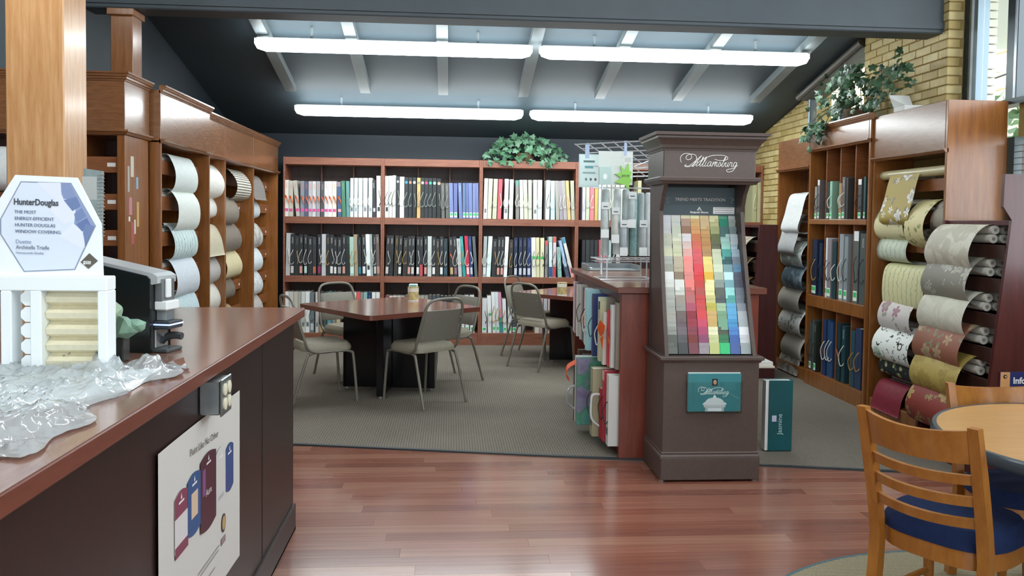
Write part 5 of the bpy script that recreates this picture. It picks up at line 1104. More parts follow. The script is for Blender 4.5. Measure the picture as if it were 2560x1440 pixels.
# outlet box
o=thing('outlet_box','square metal outlet box with four ivory sockets under the counter edge','outlet',(-.70,2.52,.93))
GAL=mat('9aa0a2',.3,.85,.5,.1,25,.1,'galvanised')
MB().cbox(-.74,-.678,2.475,2.575,.905,1.008,.004).build('box',GAL,o); MB().cbox(-.678,-.672,2.47,2.58,.90,1.012,.003).build('face_plate',GAL,o)
for y in (2.502,2.548):
    for z in (.935,.978):
        q=MB(); q.lathe([(.017,0),(.017,.004),(.015,.005)],0,0,14); q.v=[(-.672+p[2],y+p[0],z+p[1]*1.1) for p in q.v]; q.build('socket',mat('dcd6bc',.4),o,True)
# poster: ribbon of paper slightly curling off the panel
PO=thing('paint_poster','white paper poster of paint cans reading Paint Like No Other on the counter front','poster',(-.73,2.5,.40))
y0,y1,z0,z1=2.113,2.918,.30,.888
m=MB(); n=8; vs=[];
for i in range(n+1):
    y=y0+(y1-y0)*i/n; x=-.7375+.004*abs(2*i/n-1)**3+.001
    vs+=[(x,y,z0),(x,y,z1+.006*(1-i/n))]
m.add(vs,[(2*i,2*i+2,2*i+3,2*i+1) for i in range(n)]); m.build('paper',mat('c9c6c0',.6),PO)
PXp=-.7335
text_mesh('Paint Like No Other',.030,(PXp,2.374,.811),(0,1,-.055),(0,0.0,1),mat('6a6560',.6),'lettering',PO,sx=1.14,depth=.0002)
def can(ya,yb,zb,zt,col,nm,top=None,x=0.0,lab=None,txt=None):
    m=MB(); n=8; ym=(ya+yb)/2; w_=(yb-ya)
    poly=[(ya,zb)]+[(ya+w_*k_/n,zb-.012*math.sin(math.pi*k_/n)) for k_ in range(1,n)]+[(yb,zb),(yb,zt)]+[(yb-w_*k_/n,zt+.014*math.sin(math.pi*k_/n)) for k_ in range(1,n)]+[(ya,zt)]
    m.prism(poly,PXp+x,PXp+x+.0004,'x'); fixn(m.build('can_picture',mat(col,.5),PO))
    if top:
        poly=[(ya,zt-.055),(yb,zt-.055),(yb,zt)]+[(yb-w_*k_/n,zt+.014*math.sin(math.pi*k_/n)) for k_ in range(1,n)]+[(ya,zt)]
        m=MB(); m.prism(poly,PXp+x+.0004,PXp+x+.0006,'x'); fixn(m.build('can_picture',mat(top,.5),PO))
    MB().prism([(ym-.006,zt-.011),(ym+.006,zt-.011),(ym,zt+.005)],PXp+x+.0006,PXp+x+.0008,'x').build('can_logo',mat('e0dcdc',.5),PO)
    MB().box(PXp+x+.0006,PXp+x+.0008,ym-.022,ym+.022,zt-.022,zt-.016).build('can_logo',mat('e0dcdc',.5),PO)
    if lab: MB().box(PXp+x+.0006,PXp+x+.0008,ym-.030,ym+.030,lab[1],lab[2]).build('can_label',mat(lab[0],.5),PO)
    if txt: text_mesh(txt,.030,(PXp+x+.0008,ym,zb+(zt-zb)*.45),(0,1,0),(0,0,1),mat('d8d0d0',.5),'lettering',PO,'CENTER',depth=.0001)
can(2.741,2.837,.587,.724,'33487c','blue',x=.0002); can(2.63,2.738,.563,.741,'c8c6c2','white',x=.0004,lab=('a8a8ac',.585,.598))
can(2.467,2.627,.55,.763,'4a2230','wine',x=.0010,txt='Aura'); can(2.346,2.472,.586,.742,'2c5080','blue',x=.0008,lab=('cdb49c',.626,.70)); can(2.238,2.348,.58,.73,'cfcaca','white',top='7c3c50',x=.0006)
MB().box(PXp+.0012,PXp+.0014,2.24,2.35,.566,.597).build('can_picture',mat('7c3c50',.5),PO)
MB().box(PXp+.0016,PXp+.0018,2.485,2.515,.655,.735).build('can_picture',mat('7a4a78',.5),PO)
q=MB(); q.lathe([(.024,0),(.024,.0004)],0,0,18); q.v=[(PXp+p[2],2.718+p[0],.492+p[1]*1.28) for p in q.v]; q.build('seal',mat('3a3632',.5),PO); q=MB(); q.lathe([(.018,0),(.018,.0004)],0,0,18); q.v=[(PXp+.0004+p[2],2.718+p[0],.492+p[1]*1.28) for p in q.v]; q.build('seal',mat('b89868',.5),PO)
MB().box(PXp,PXp+.0004,2.69,2.74,.425,.447).build('seal_caption',mat('8c7878',.5),PO)
for z,ya,yb in ((.437,2.45,2.67),(.424,2.47,2.66),(.385,2.52,2.62)): MB().box(PXp,PXp+.0003,ya,yb,z-.002,z+.002).build('caption_line',mat('9a9692',.5),PO)
# ---------------------------------------------------------------- shade display stand
Yd=2.30
S=thing('shade_display','white countertop window shade display with hexagonal sign and cream honeycomb shade','display stand',(-1.15,2.36,ZC))
WH=mat('eef3f4',.45)
def PX(x,y): p=atY(x,y,Yd); return (p.x,p.z)
def plate(pts,yA,yB,ma,nm,par=S):
    m=MB(); m.prism(pts,yA,yB,'y'); return fixn(m.build(nm,ma,par))
hx=[PX(-75,690),PX(255,690),PX(250,560),PX(190,444),PX(38,437),PX(-75,610)]
plate(hx,Yd,Yd+.012,WH,'sign_board')
hin=[PX(60,680),PX(188,675),PX(240,565),PX(178,457),PX(52,453),PX(0,548),PX(0,585)]
plate(hin,Yd-.0008,Yd,mat('8f98b0',.5),'sign_border')
hin2=[PX(62,677),PX(186,672),PX(236,565),PX(176,460),PX(54,456),PX(4,548),PX(4,585)]
sf=plate(hin2,Yd-.0014,Yd-.0008,mat('dbe4f2',.4),'sign_face')
_pk=0
for (pp,cc) in (([(153,457),(176,460),(236,565),(213,614),(186,560),(190,520),(155,487)],'8c9cc4'),([(94,456),(152,457),(155,487),(140,500)],'e2e7f2'),([(150,487),(190,520),(186,552),(160,560),(120,520)],'e4e8f3'),([(184,558),(214,585),(212,620),(190,615),(150,590)],'e4e8f4'),([(153,457),(176,460),(190,490),(160,498),(154,480)],'8494bc'),([(160,500),(192,492),(202,515),(182,528)],'6c80ac'),([(186,535),(205,520),(216,540),(192,556)],'7488b4'),([(192,560),(218,545),(229,566),(205,578)],'6478a8'),([(208,582),(230,570),(218,596),(213,600)],'5c74a4'),([(214,560),(236,565),(214,615),(209,584)],'7084b0')):
    _pk+=1; plate([PX(*p_) for p_ in pp],Yd-.0015-.0001*_pk,Yd-.0014,mat(cc,.5),'sign_picture')
def line(s_,x,y,size,ma,bold=0,sx=1.0):
    p=PX(x,y); text_mesh(s_,size,(p[0],Yd-.0030,p[1]),(1,0,-.02),(0.02,0,1),ma,'lettering',S,bold=bold,sx=sx,depth=.0002)
pm=Yd/FPX
line('HunterDouglas',35,511,.0235,mat('43474e',.5),.0006,.80)
for i_,w_ in enumerate(('THE MOST','ENERGY-EFFICIENT','HUNTER DOUGLAS','WINDOW COVERING.')): line(w_,37+i_*.6,533+i_*16.2,.0125,mat('4c5878',.5),0,.95)
line('Duette',40,608,.0150,mat('8a96b0',.5),0,.95); line('Architella Trielle',41,622,.0150,mat('5c6678',.5),0,.85); line('Honeycomb Shades',41,634,.0095,mat('8a94a8',.5),0,.95)
plate([PX(202,655),PX(224,633),PX(245,652),PX(222,672)],Yd-.0022,Yd-.0005,mat('5d564a',.5),'price_diamond'); line('$500',209,660,.0125,mat('f4f4f4',.5),.0003,.8)
# frame with the honeycomb shade
def PB(x,y,Y=Yd-.03): p=atY(x,y,Y); return (p.x,p.z)
Yf=Yd-.03; zt_=PB(100,700)[1]; xr_=PB(268,800)[0]; xl_=PB(92,800)[0]; zb_=ZC+.001; ztop=PB(200,692)[1]
MB().cbox(PB(243,800)[0],xr_,Yf,Yf+.06,zb_+.012,PB(200,728)[1],.003).build('frame_post',WH,S)
MB().cbox(PB(74,800)[0],PB(103,800)[0],Yf,Yf+.06,zb_+.012,PB(200,728)[1],.003).build('frame_post',WH,S)
MB().cbox(-1.42,xr_,Yf,Yf+.06,PB(200,728)[1],ztop,.003).build('frame_head',WH,S)
MB().cbox(-1.42,xr_,Yf-.06,Yf+.10,zb_,zb_+.012,.003).build('base_plate',WH,S)
MB().cbox(PB(0,800)[0],PB(28,800)[0],Yf,Yf+.06,zb_+.012,PB(200,728)[1],.003).build('frame_post',WH,S)
CRM=mat('e4dcc0',.6,0,.3,.05,60,.0,'cream_shade')
xa_,xb_=PB(104,800)[0],PB(243,800)[0]; za=zb_+.014; zz=PB(200,728)[1]; nc=5; hc=(zz-za)/nc
for i_ in range(nc):
    zlo=zz-(i_+1)*hc; m=MB(); m.prism([(Yf+.05,zlo),(Yf+.025,zlo+hc*.25),(Yf+.02,zlo+hc*.6),(Yf+.05,zlo+hc*.995),(Yf+.075,zlo+hc*.6),(Yf+.075,zlo+hc*.3)],xa_,xb_,'x'); fixn(m.build('honeycomb_cell',CRM,S))
    m=MB(); c0=PB(62,800)[0]; m.prism([(c0+.022*math.cos(a_*math.pi/4+.39),zlo+hc*.5+hc*.5*math.sin(a_*math.pi/4+.39)) for a_ in range(8)],Yf+.02,Yf+.07,'y'); fixn(m.build('cell_end',WH,S))
# ---------------------------------------------------------------- coffee machine (turned a little)
C=thing('coffee_machine','slim black and chrome coffee machine standing on the counter behind the shade display','coffee machine',(-1.06,2.74,ZC),0,local=True)
C.rotation_euler=(0,0,math.radians(-13)); C.location=(-.945,2.665,ZC)
BK=mat('141c1c',.12,0,.6,name='glossy_black'); CHR=mat('cfd3d5',.28,.45,name='chrome'); GR=mat('8c9092',.3,.6)
# local: +x is the machine's front, y across
m=MB(); m.prism([(-.34,.0),(.0,.0),(.0,.235),(-.012,.246),(-.33,.308),(-.34,.29)],-.004,.004,'y'); fixn(m.build('side_panel',BK,C))
m=MB(); m.prism([(-.34,.0),(.0,.0),(.0,.235),(-.012,.246),(-.33,.308),(-.34,.29)],.106,.112,'y'); fixn(m.build('side_panel',BK,C))
m=MB(); m.prism([(-.335,.285),(.005,.218),(.022,.222),(.022,.244),(.005,.254),(-.335,.318)],.002,.108,'y'); fixn(m.build('chrome_top',CHR,C))
MB().cbox(-.335,.0,.006,.104,.005,.235,.004).build('housing',mat('2a2c2e',.3),C)
MB().cbox(.0,.03,.02,.09,.155,.235,.004).build('brew_head',GR,C); MB().cbox(.03,.04,.03,.055,.175,.235,.003).build('lever',mat('e8eaea',.3),C); MB().cbox(.0,.045,.018,.092,.135,.165,.004).build('spout_housing',mat('e8eaea',.3),C)
MB().cbox(.0,.035,.03,.08,.10,.135,.003).build('spout',mat('9ca4a8',.15,.5),C)
MB().cbox(.0,.055,.015,.095,.075,.10,.003).build('cup_tray',mat('3a4044',.3),C); MB().box(.0,.0555,.0145,.0955,.087,.092).build('light_strip',emis('blue_led',(.1,.2,1,1),1.2),C)
MB().cbox(-.002,.005,.02,.09,.012,.075,.003).build('front_plate',mat('b4b8bc',.2,.8),C)
m=MB(); m.tube(cat([(.003,.055,.03),(.02,.055,.045),(.045,.055,.052),(.075,.055,.050)],4),.012,6,rs=None); m.build('drip_lever',mat('3c3e40',.3),C,True)
MB().cbox(-.01,.05,.01,.1,.0,.012,.003).build('drip_base',mat('4a4e50',.3),C)
# ---------------------------------------------------------------- mineral specimen
R_=thing('mineral_rock','pale green crystal rock on a black stand beside the coffee machine','rock',(-1.02,2.52,ZC))
p=atY(312,815,2.50); rc=Vector((p.x,2.50,p.z))
rn=random.Random(12)
import bmesh
def crystal(c,s,seed,nm,ma):
    bm=bmesh.new(); rr=random.Random(seed)
    for i in range(16):
        v=Vector([rr.gauss(0,1) for _ in range(3)]).normalized()*rr.uniform(.75,1.0); bm.verts.new((c[0]+v.x*s[0],c[1]+v.y*s[1],c[2]+v.z*s[2]))
    bmesh.ops.convex_hull(bm,input=bm.verts); bmesh.ops.delete(bm,geom=[v for v in bm.verts if not v.link_faces],context='VERTS')
    me=bpy.data.meshes.new(nm); bm.to_mesh(me); bm.free(); L0=ORG[R_]
    for v in me.vertices: v.co-=Vector(L0)
    me.materials.append(ma); o_=bpy.data.objects.new(nm,me); COL.objects.link(o_); o_.parent=R_; return o_
RK=mat('7fa08c',.45,0,.5,.25,30,.3,'fluorite'); RK2=mat('a8c0a4',.4,0,.5,.2,30,.2,'fluorite_pale')
crystal(rc,(.052,.035,.045),4,'crystal',RK); crystal(rc+Vector((-.03,0,.04)),(.028,.025,.042),9,'crystal',RK2); crystal(rc+Vector((-.035,0,-.028)),(.04,.03,.03),6,'crystal',RK); crystal(rc+Vector((.032,-.005,.002)),(.034,.022,.026),8,'crystal',RK)
MB().cbox(rc.x-.075,rc.x+.0,2.485,2.54,ZC,rc.z-.03,.004).build('stand',mat('151a1a',.3),R_)
# ---------------------------------------------------------------- spiral bound sample book behind the display
p=atY(238,500,2.95)
SB=thing('spiral_book','spiral bound colour sample book standing behind the shade display','book',(p.x,2.97,ZC))
b0=Vector(atY(206,640,2.95)); ex=Vector((1,0.0,0)); lean_=.012
xa_,xb_=atY(209,500,2.95).x,atY(250,500,2.95).x; zt_=atY(230,427,2.95).z
m=MB(); m.prism([(xa_-.01,ZC),(xb_-.004,ZC),(xb_+.006,zt_),(xa_,zt_+.008)],2.95,2.97,'y'); fixn(m.build('cover',mat('8c9a98',.4,0,.4,.35,12),SB))
MB().box(xa_-.004,xb_-.004,2.949,2.950,ZC+.32,ZC+.40).build('cover_picture',mat('4c6c60',.4),SB); MB().box(xa_-.004,xb_-.010,2.949,2.950,zt_-.10,zt_-.02).build('cover_picture',mat('b4b8b4',.4),SB)
MB().box(xb_-.012,xb_+.002,2.948,2.950,ZC+.02,ZC+.27).build('index_strip',mat('dcd8cc',.5),SB); MB().box(xb_-.012,xb_+.003,2.9478,2.949,ZC+.30,ZC+.325).build('index_mark',mat('2c3038',.5),SB); MB().box(xb_-.012,xb_+.003,2.9478,2.949,ZC+.275,ZC+.30).build('index_mark',mat('7ca080',.5),SB)
for i_ in range(18):
    z=zt_-.012-i_*.0125; MB().tube([(xb_-.006,2.947,z),(xb_+.006,2.947,z),(xb_+.010,2.955,z),(xb_+.006,2.972,z),(xb_-.006,2.972,z)],.0013,4,True).build('ring',mat('d8dcdc',.25,.7),SB)
# ---------------------------------------------------------------- paper pad and crumpled plastic bag
pad=thing('paper_pad','flat white paper pad lying inside the clear plastic on the counter','paper',(-1.0,1.98,ZC))
m=MB(); m.prism([(-.80,2.36),(-1.32,2.14),(-1.32,1.62),(-.98,1.68),(-.79,2.10)],ZC+.001,ZC+.010,'z'); fixn(m.build('sheets',mat('f2f4f4',.5),pad))
m=MB(); m.prism([(-.79,2.34),(-1.30,2.12),(-1.31,1.66),(-.99,1.72),(-.80,2.10)],ZC+.0102,ZC+.0115,'z'); fixn(m.build('top_sheet',mat('f6f8f8',.5),pad))
from mathutils import noise as mn
bag=MB(); NX,NY=120,110
def edge(u):  # outline of the bag along the counter front, from near to far
    return -.775+.028*math.sin(u*9)+.02*math.sin(u*23+1)
idx={}
for j in range(NY+1):
    v=j/NY; y=1.50+v*.93
    xo=edge(v)+(.03 if v>.93 else 0)
    for i in range(NX+1):
        u=i/NX; x=xo+(-1.40-xo)*u
        q=Vector((x*9,y*9,0)); r1=mn.noise(q); r2=mn.noise(q*2.6+Vector((5,2,1))); rid=1-abs(mn.noise(Vector((x*14+y*5,y*6-x*4,3.1))))*2
        rim=min(1,u*9,v*10,(1-v)*9)
        r3=1-abs(mn.noise(Vector((x*26-y*9,y*17+x*8,7.7))))*2; r4=1-abs(mn.noise(Vector((x*11+y*21,x*25-y*12,1.3))))*2
        h=.010+.009*max(0,r1)+.004*r2+.011*max(0,rid)**4+.008*max(0,r3)**4+.006*max(0,r4)**5
        if .70<v<.98 and u<.5: h+=.022*math.exp(-((v-.86)/.06)**2)*max(0,rid)**2
        inpad=.012 if (y<2.36 and x<-.80 and y>1.66) else 0
        yy=y+.012*math.sin(u*17)*(1 if j in (0,NY) else .3)
        bag.v.append((x,yy,ZC+.002+inpad*rim+h*(.18+.82*rim)))
for j in range(NY):
    for i in range(NX): bag.f.append((j*(NX+1)+i,(j+1)*(NX+1)+i,(j+1)*(NX+1)+i+1,j*(NX+1)+i+1))
bag.m=[0]*len(bag.f)
# a peaked corner
n0=len(bag.v); tip=atY(459,893,2.36); bag.add([(-.80,2.40,ZC+.01),(-.745,2.38,ZC+.008),(tip.x,2.36,tip.z),(-.78,2.33,ZC+.03)],[(0,1,2),(1,3,2),(0,2,3)])
m_=bpy.data.materials.new('clear_polythene'); m_.use_nodes=True; nt=m_.node_tree; nt.nodes.remove(nt.nodes['Principled BSDF'])
tr=nt.nodes.new('ShaderNodeBsdfTransparent'); tr.inputs[0].default_value=(.93,.96,.97,1); gg=nt.nodes.new('ShaderNodeBsdfGlossy'); gg.inputs['Roughness'].default_value=.08; df=nt.nodes.new('ShaderNodeBsdfDiffuse'); df.inputs[0].default_value=(.93,.96,.97,1)
lw=nt.nodes.new('ShaderNodeLayerWeight'); lw.inputs[0].default_value=.35
m1=nt.nodes.new('ShaderNodeMixShader'); m1.inputs[0].default_value=.34; m2=nt.nodes.new('ShaderNodeMixShader')
nt.links.new(tr.outputs[0],m1.inputs[1]); nt.links.new(df.outputs[0],m1.inputs[2]); nt.links.new(lw.outputs['Fresnel'],m2.inputs[0]); nt.links.new(m1.outputs[0],m2.inputs[1]); nt.links.new(gg.outputs[0],m2.inputs[2]); nt.links.new(m2.outputs[0],nt.nodes['Material Output'].inputs[0])
tag(bag.build('plastic_bag',m_,None,True,(-1.05,1.95,ZC)),'crumpled clear plastic bag spread over the counter top','plastic bag')
# ================================================================== WIRE RACK ON THE ISLAND
WIRE=mat('dfe3e6',.2,.5,name='chrome_wire')
def P5(cx,cy,Y=5.45): return atY(1430+cx/4.236,340+cy/4.236,Y)
k=thing('wire_rack','chrome wire display rack with sloping grid top standing on the island','display rack',(1.22,5.7,1.088))
GA=Vector((.874,5.80,2.035)); GB=Vector((1.262,5.45,2.035)); gd_=Vector((.64,.71,-.29)); gz=2.035
for i in range(9):
    o_=gd_*(.085*i); MB().tube([GA+o_,GB+o_],.0045,6).build('grid_wire',WIRE,k,True)
for i in range(6):
    p_=GA+(GB-GA)*(i/5)+Vector((0,0,.005)); MB().tube([p_,p_+gd_*.68],.008 if i==5 else .0042,6).build('grid_wire',WIRE,k,True)
for p_ in (GA+gd_*.3,GB+gd_*.3): MB().tube([p_,(p_.x*.3+1.22*.7,5.78,1.88)],.005,6).build('strut',WIRE,k,True)
for x in (1.06,1.42): MB().tube(cat([(x,5.72,gz-.07),(x,5.72,1.75),(x,5.72,1.12)],3),.006,8).build('upright',WIRE,k,True)
MB().tube([(1.0,5.72,1.73),(1.46,5.72,1.73)],.005,6).build('hang_bar',WIRE,k,True); MB().tube([(1.0,5.72,1.88),(1.46,5.72,1.88)],.004,6).build('hang_bar',WIRE,k,True)
for z in (1.235,): 
    MB().tube([(1.0,5.55,z),(1.42,5.55,z),(1.42,5.80,z),(1.0,5.80,z)],.004,6,True).build('basket_rim',WIRE,k,True)
    for i in range(8): MB().tube([(1.02+i*.055,5.55,z),(1.02+i*.055,5.80,z)],.0025,5).build('basket_wire',WIRE,k,True)
    for i in range(3): MB().tube([(1.0,5.6+i*.07,z-.02),(1.42,5.6+i*.07,z-.02)],.0025,5).build('basket_wire',WIRE,k,True)
for (x,y) in ((1.08,5.60),(1.36,5.60),(1.08,5.78),(1.36,5.78)): MB().tube([(x,y,1.235),(x,y,1.10)],.005,6).build('leg',WIRE,k,True)
MB().tube([(1.03,5.57,1.095),(1.40,5.57,1.095),(1.40,5.82,1.095),(1.03,5.82,1.095)],.005,6,True).build('foot_frame',WIRE,k,True)
CLR=glass('clear_sleeve',(.94,.97,.97,1))
def tubeRoll(cx,y0c,y1c,Y,col,lab,label,r=.0265,pat=None):
    p=P5(cx,y1c,Y); zt=P5(cx,y0c,Y).z; zb=p.z
    e=thing('wallpaper_tube',label,'wallpaper roll',(p.x,Y,zb),0,'packed wallpaper rolls on the wire rack')
    MB().lathe([(r*.96,zb),(r,zb+.004),(r,zt-.02),(r*.8,zt-.004),(r*.5,zt)],p.x,Y,16).build('roll',pat or mat(col,.3,0,.5,.12,20),e,True)
    if lab:
        h=zt-zb
        m=MB(); 
        MB().box(p.x-r*1.02,p.x+r*1.02,Y-r-.002,Y-r,zb+.002,zb+h*.24).build('label_card',mat('e4e6e4',.5),e)
        MB().box(p.x-r*1.02,p.x+r*1.02,Y-r-.002,Y-r,zb+h*.80,zb+h).build('label_card',mat('dcdfde',.5),e)
        MB().box(p.x-r*.6,p.x+r*.6,Y-r-.003,Y-r-.002,zb+h*.86,zb+h*.89).build('label_line',mat('5c6468',.5),e)
        MB().lathe([(.004,zt-.012),(.004,zt+.016)],p.x,Y-r*.4,8).build('hang_tab',CLR,e,True)
    return e
cp_=wp('lattice','9cc0ba','e4eeec')
tubeRoll(350,560,1265,5.66,'bcc8c6',0,'tall pale silver wallpaper tube at one end of the wire rack back row')
tubeRoll(470,555,1250,5.66,'d4dad8',0,'tall white speckled wallpaper tube second in the wire rack back row')
tubeRoll(560,560,1255,5.66,'b0bab8',0,'tall sage grey wallpaper tube third in the wire rack back row')
tubeRoll(645,600,1270,5.66,'8cb0ac',0,'tall teal wallpaper tube with white circles in the wire rack back row',pat=mat('8cb0ac',.35,0,.5,.3,60))
tubeRoll(720,600,1265,5.66,'98a4a4',0,'tall dark grey wallpaper tube fifth in the wire rack back row')
tubeRoll(800,600,1270,5.66,'d4d8d6',0,'tall white wallpaper tube nearest the kiosk in the wire rack back row')
tubeRoll(340,700,1080,5.58,'bcc2c0',1,'short labelled wallpaper tube hanging first in the wire rack front row')
tubeRoll(450,755,1135,5.58,'c4c4bc',1,'short labelled wallpaper tube hanging second in the wire rack front row')
tubeRoll(538,890,1270,5.58,'a4acb0',1,'short labelled wallpaper tube hanging lowest in the middle of the wire rack')
tubeRoll(625,590,975,5.58,'b0bcbc',1,'short labelled wallpaper tube hanging highest in the wire rack front row')
tubeRoll(742,890,1270,5.58,'a8acac',1,'short labelled wallpaper tube hanging low beside the kiosk')
def card(name,label,x0,y0,x1,y1,Y,ma,cat_='card',th=.002):
    a=P5(x0,y0,Y); b=P5(x1,y1,Y); e=thing(name,label,cat_,((a.x+b.x)/2,Y,b.z))
    MB().box(a.x,b.x,Y,Y+th,b.z,a.z).build('board',ma,e); return e,a,b
Y1=5.79
e,a,b=card('info_card','pale mint information card with three round pictures on the wire rack',75,190,285,545,Y1,mat('c4dedb',.4),'card')
MB().box(a.x+.008,b.x-.004,Y1-.001,Y1,b.z+.012,a.z-.008).build('print_panel',mat('d8eae8',.5),e)
W_=b.x-a.x; H_=a.z-b.z
for (f,w_,hh,cc) in ((.22,.55,.014,'5c7c7c'),(.37,.42,.008,'5c9ca4'),(.41,.42,.008,'5c9ca4'),(.55,.62,.005,'8caaa8'),(.575,.62,.005,'8caaa8')): MB().box(a.x+W_*(.5-w_/2),a.x+W_*(.5+w_/2),Y1-.002,Y1-.001,a.z-H_*f-hh/2,a.z-H_*f+hh/2).build('print_line',mat(cc,.5),e)
for i,cc in enumerate(('6c8c88','586c6c','6c5c58')):
    q=MB(); q.lathe([(.0085,0),(.0085,.0006)],0,0,16); xx=a.x+W_*(.36+.23*i); zz=a.z-H_*.76; q.v=[(xx+p[0],Y1-.001-p[2],zz+p[1]*1.25) for p in q.v]; q.build('round_picture',mat(cc,.5),e)
MB().box(a.x+W_*.3,a.x+W_*.5,Y1-.003,Y1+.008,a.z-.03,2.042).build('clear_hook',mat('b4c4e0',.15,0,.6),e)
Y2=5.53
e,a,b=card('sample_card','grey card with honeycomb rings behind the green star on the wire rack',284,158,640,520,Y2,mat('cfd6d0',.45),'card')
W_=b.x-a.x; H_=a.z-b.z
for i in range(3):
    for j in range(3):
        xx=a.x+W_*(.36+.15*i+(.07 if j%2 else 0)); zz=a.z-H_*(.17+.15*j); q=MB(); q.tube([(xx+.0085*math.cos(t_*math.pi/6),Y2-.0005,zz+.0085*math.sin(t_*math.pi/6)) for t_ in range(12)],.0012,4,True); q.build('ring_print',mat('e8e8d8',.5),e)
MB().box(a.x+W_*.74,a.x+W_*.97,Y2-.001,Y2,a.z-H_*.38,a.z-H_*.05).build('print_panel',mat('dcdcd6',.5),e)
MB().box(a.x+W_*.76,a.x+W_*.95,Y2-.0015,Y2-.001,a.z-H_*.32,a.z-H_*.18).build('print_panel',mat('c0c4c0',.5),e)
MB().box(a.x+W_*.74,a.x+W_*.82,Y2-.003,Y2+.008,a.z-.03,2.042).build('clear_hook',mat('b4c4e0',.15,0,.6),e)
e,a,b=card('leaflet','small mint leaflet with oval label clipped to the ringed card',290,325,412,515,Y2-.008,mat('b4ccc6',.4),'leaflet',.0065)
q=MB(); xx=(a.x+b.x)/2; zz=a.z-(a.z-b.z)*.55; q.lathe([(.014,0),(.014,.0006)],0,0,18); q.v=[(xx+p[0],Y2-.008-p[2],zz+p[1]*1.4) for p in q.v]; q.build('oval_label',mat('e8f0ee',.5),e)
Y3=Y2-.012
st=thing('price_star','lime green paper starburst with handwritten price on the wire rack','price tag',(P5(560,440,Y3).x,Y3,P5(560,560,Y3).z))
pts=[(600,290),(610,370),(635,380),(615,440),(640,470),(610,500),(600,572),(560,520),(455,490),(520,440),(455,400),(525,385),(515,310),(560,365)]
q=MB(); q.prism([(P5(x,y,Y3).x,P5(x,y,Y3).z) for x,y in pts],Y3,Y3+.010,'y'); fixn(q.build('paper',mat('90cc5c',.5),st))
p=P5(524,425,Y3); text_mesh('$49.99',.026,(p.x,Y3-.0006,p.z-.006),(1,0,-.05),(.05,0,1),mat('44543c',.5),'lettering',st,sx=.75)
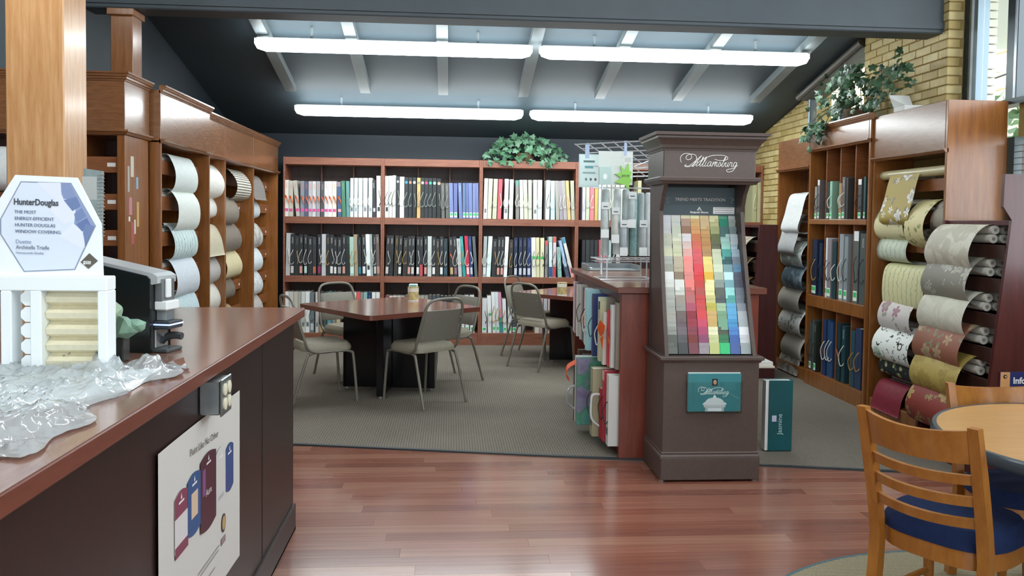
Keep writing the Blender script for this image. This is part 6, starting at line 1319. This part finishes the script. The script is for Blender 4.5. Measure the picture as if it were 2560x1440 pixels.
# ================================================================== IVY PLANTS
def ivy_leaf():
    out=[(0,0),(.22,-.12),(.52,-.02),(.40,.22),(.62,.48),(.30,.52),(.0,1.0),(-.30,.52),(-.62,.48),(-.40,.22),(-.52,-.02),(-.22,-.12)]
    vs=[(0,.35,0.05)]+[(x,y,-.16*abs(x)-.10*(y-.3)**2) for x,y in out]; n=len(out)
    return vs,[(0,i+1,(i+1)%n+1) for i in range(n)]
LV,LF=ivy_leaf()
def leafset(cols):
    L_=[]
    for h in cols:
        me=bpy.data.meshes.new('ivy_leaf'); me.from_pydata(LV,[],LF); me.materials.append(mat(h,.45,0,.45,.2,20,0,'ivy_'+h)); L_.append(me)
    return L_
def ivy(name,label,base,pts_fn,n,size,seed,cam_bias,LME):
    rn=random.Random(seed); t=thing(name,label,'plant',base)
    bx,by,bz=base
    MB().lathe([(.09,bz+.001),(.11,bz+.03),(.12,bz+.10),(.115,bz+.10)],bx,by,16).build('planter',mat('5c4a34',.7),t,True)
    for i in range(9):
        p=pts_fn(rn); q=Vector(p); m=MB(); m.tube(cat([(bx+rn.uniform(-.05,.05),by,bz+.09),((bx*.5+q.x*.5),(by+q.y)/2,max(bz+.14,(bz+.1+q.z)/2+.06)),tuple(q)],4),.0035,5); m.build('stem',mat('4a5a38',.6),t,True)
    for i in range(n):
        p=Vector(pts_fn(rn)); o=bpy.data.objects.new('leaf',rn.choice(LME)); COL.objects.link(o); o.parent=t
        o.location=p-Vector(base); s=size*rn.uniform(.65,1.2); o.scale=(s,s,s)
        d_=Vector((rn.gauss(0,.6),rn.gauss(0,.4)-.8 if cam_bias=='y' else rn.gauss(0,.6)-.3,rn.gauss(0,.5)+.45))
        if cam_bias=='x': d_.x-=.8
        qn=d_.to_track_quat('Z','Y'); o.rotation_euler=(qn@Matrix.Rotation(rn.uniform(-2.2,2.2)+math.pi,3,'Z').to_quaternion()).to_euler()
    return t
xl=atY(1212,390,9.78).x; xr_=atY(1412,390,9.78).x; xc_=(xl+xr_)/2; hw_=(xr_-xl)/2
def f1(rn):
    u=max(-1,min(1,rn.gauss(0,.48))); top=.30*(1-u*u*.75)*rn.uniform(.12,1.0); 
    if rn.random()<.10: return (xc_+u*hw_,9.62,2.185-rn.uniform(-.02,.03))
    return (xc_+u*hw_,9.80+rn.uniform(-.13,.1),2.21+top)
ivy('ivy_plant','bushy ivy plant on top of the rear bookshelf',(xc_,9.82,2.186),f1,150,.085,21,'y',leafset(('4f7a5c','5f8c6c','477050','6f9478')))
def f2(rn):
    u=rn.random()
    if u<.22:   # trailing over the far front edge of the niche cabinet
        return (3.245+rn.uniform(-.02,.03),7.20+rn.uniform(-.20,.26),2.38-rn.uniform(0,.22)*rn.random())
    if u<.34: return (3.44+rn.uniform(-.1,.1),6.25+rn.uniform(-.30,.15),2.62+rn.uniform(-.08,.2))
    v=max(-1,min(1,rn.gauss(0,.5))); h_=.46*(1-v*v*.7)*rn.uniform(.08,1)
    return (3.45+rn.uniform(-.17,.13),6.86+v*.58,2.41+h_)
ivy('ivy_plant','large trailing ivy plant on top of the niche cabinet by the brick wall',(3.48,6.86,2.381),f2,290,.068,5,'x',leafset(('35523a','456648','2e4832','587558')))
# white open carton next to the ivy
b_=thing('white_box','small white open carton on top of the cabinet beside the ivy','box',(3.45,6.02,2.346))
MB().cbox(3.40,3.56,5.98,6.13,2.346,2.40,.002).build('carton',mat('cfd0cc',.6),b_)
q=MB(); q.prism([(6.13,2.40),(6.135,2.40),(6.205,2.50),(6.20,2.505)],3.40,3.56,'x'); fixn(q.build('flap',mat('e4e6e4',.6),b_))
q=MB(); q.prism([(5.98,2.40),(6.13,2.40),(6.19,2.48)],3.398,3.401,'x'); fixn(q.build('flap',mat('c0c0bc',.6),b_))
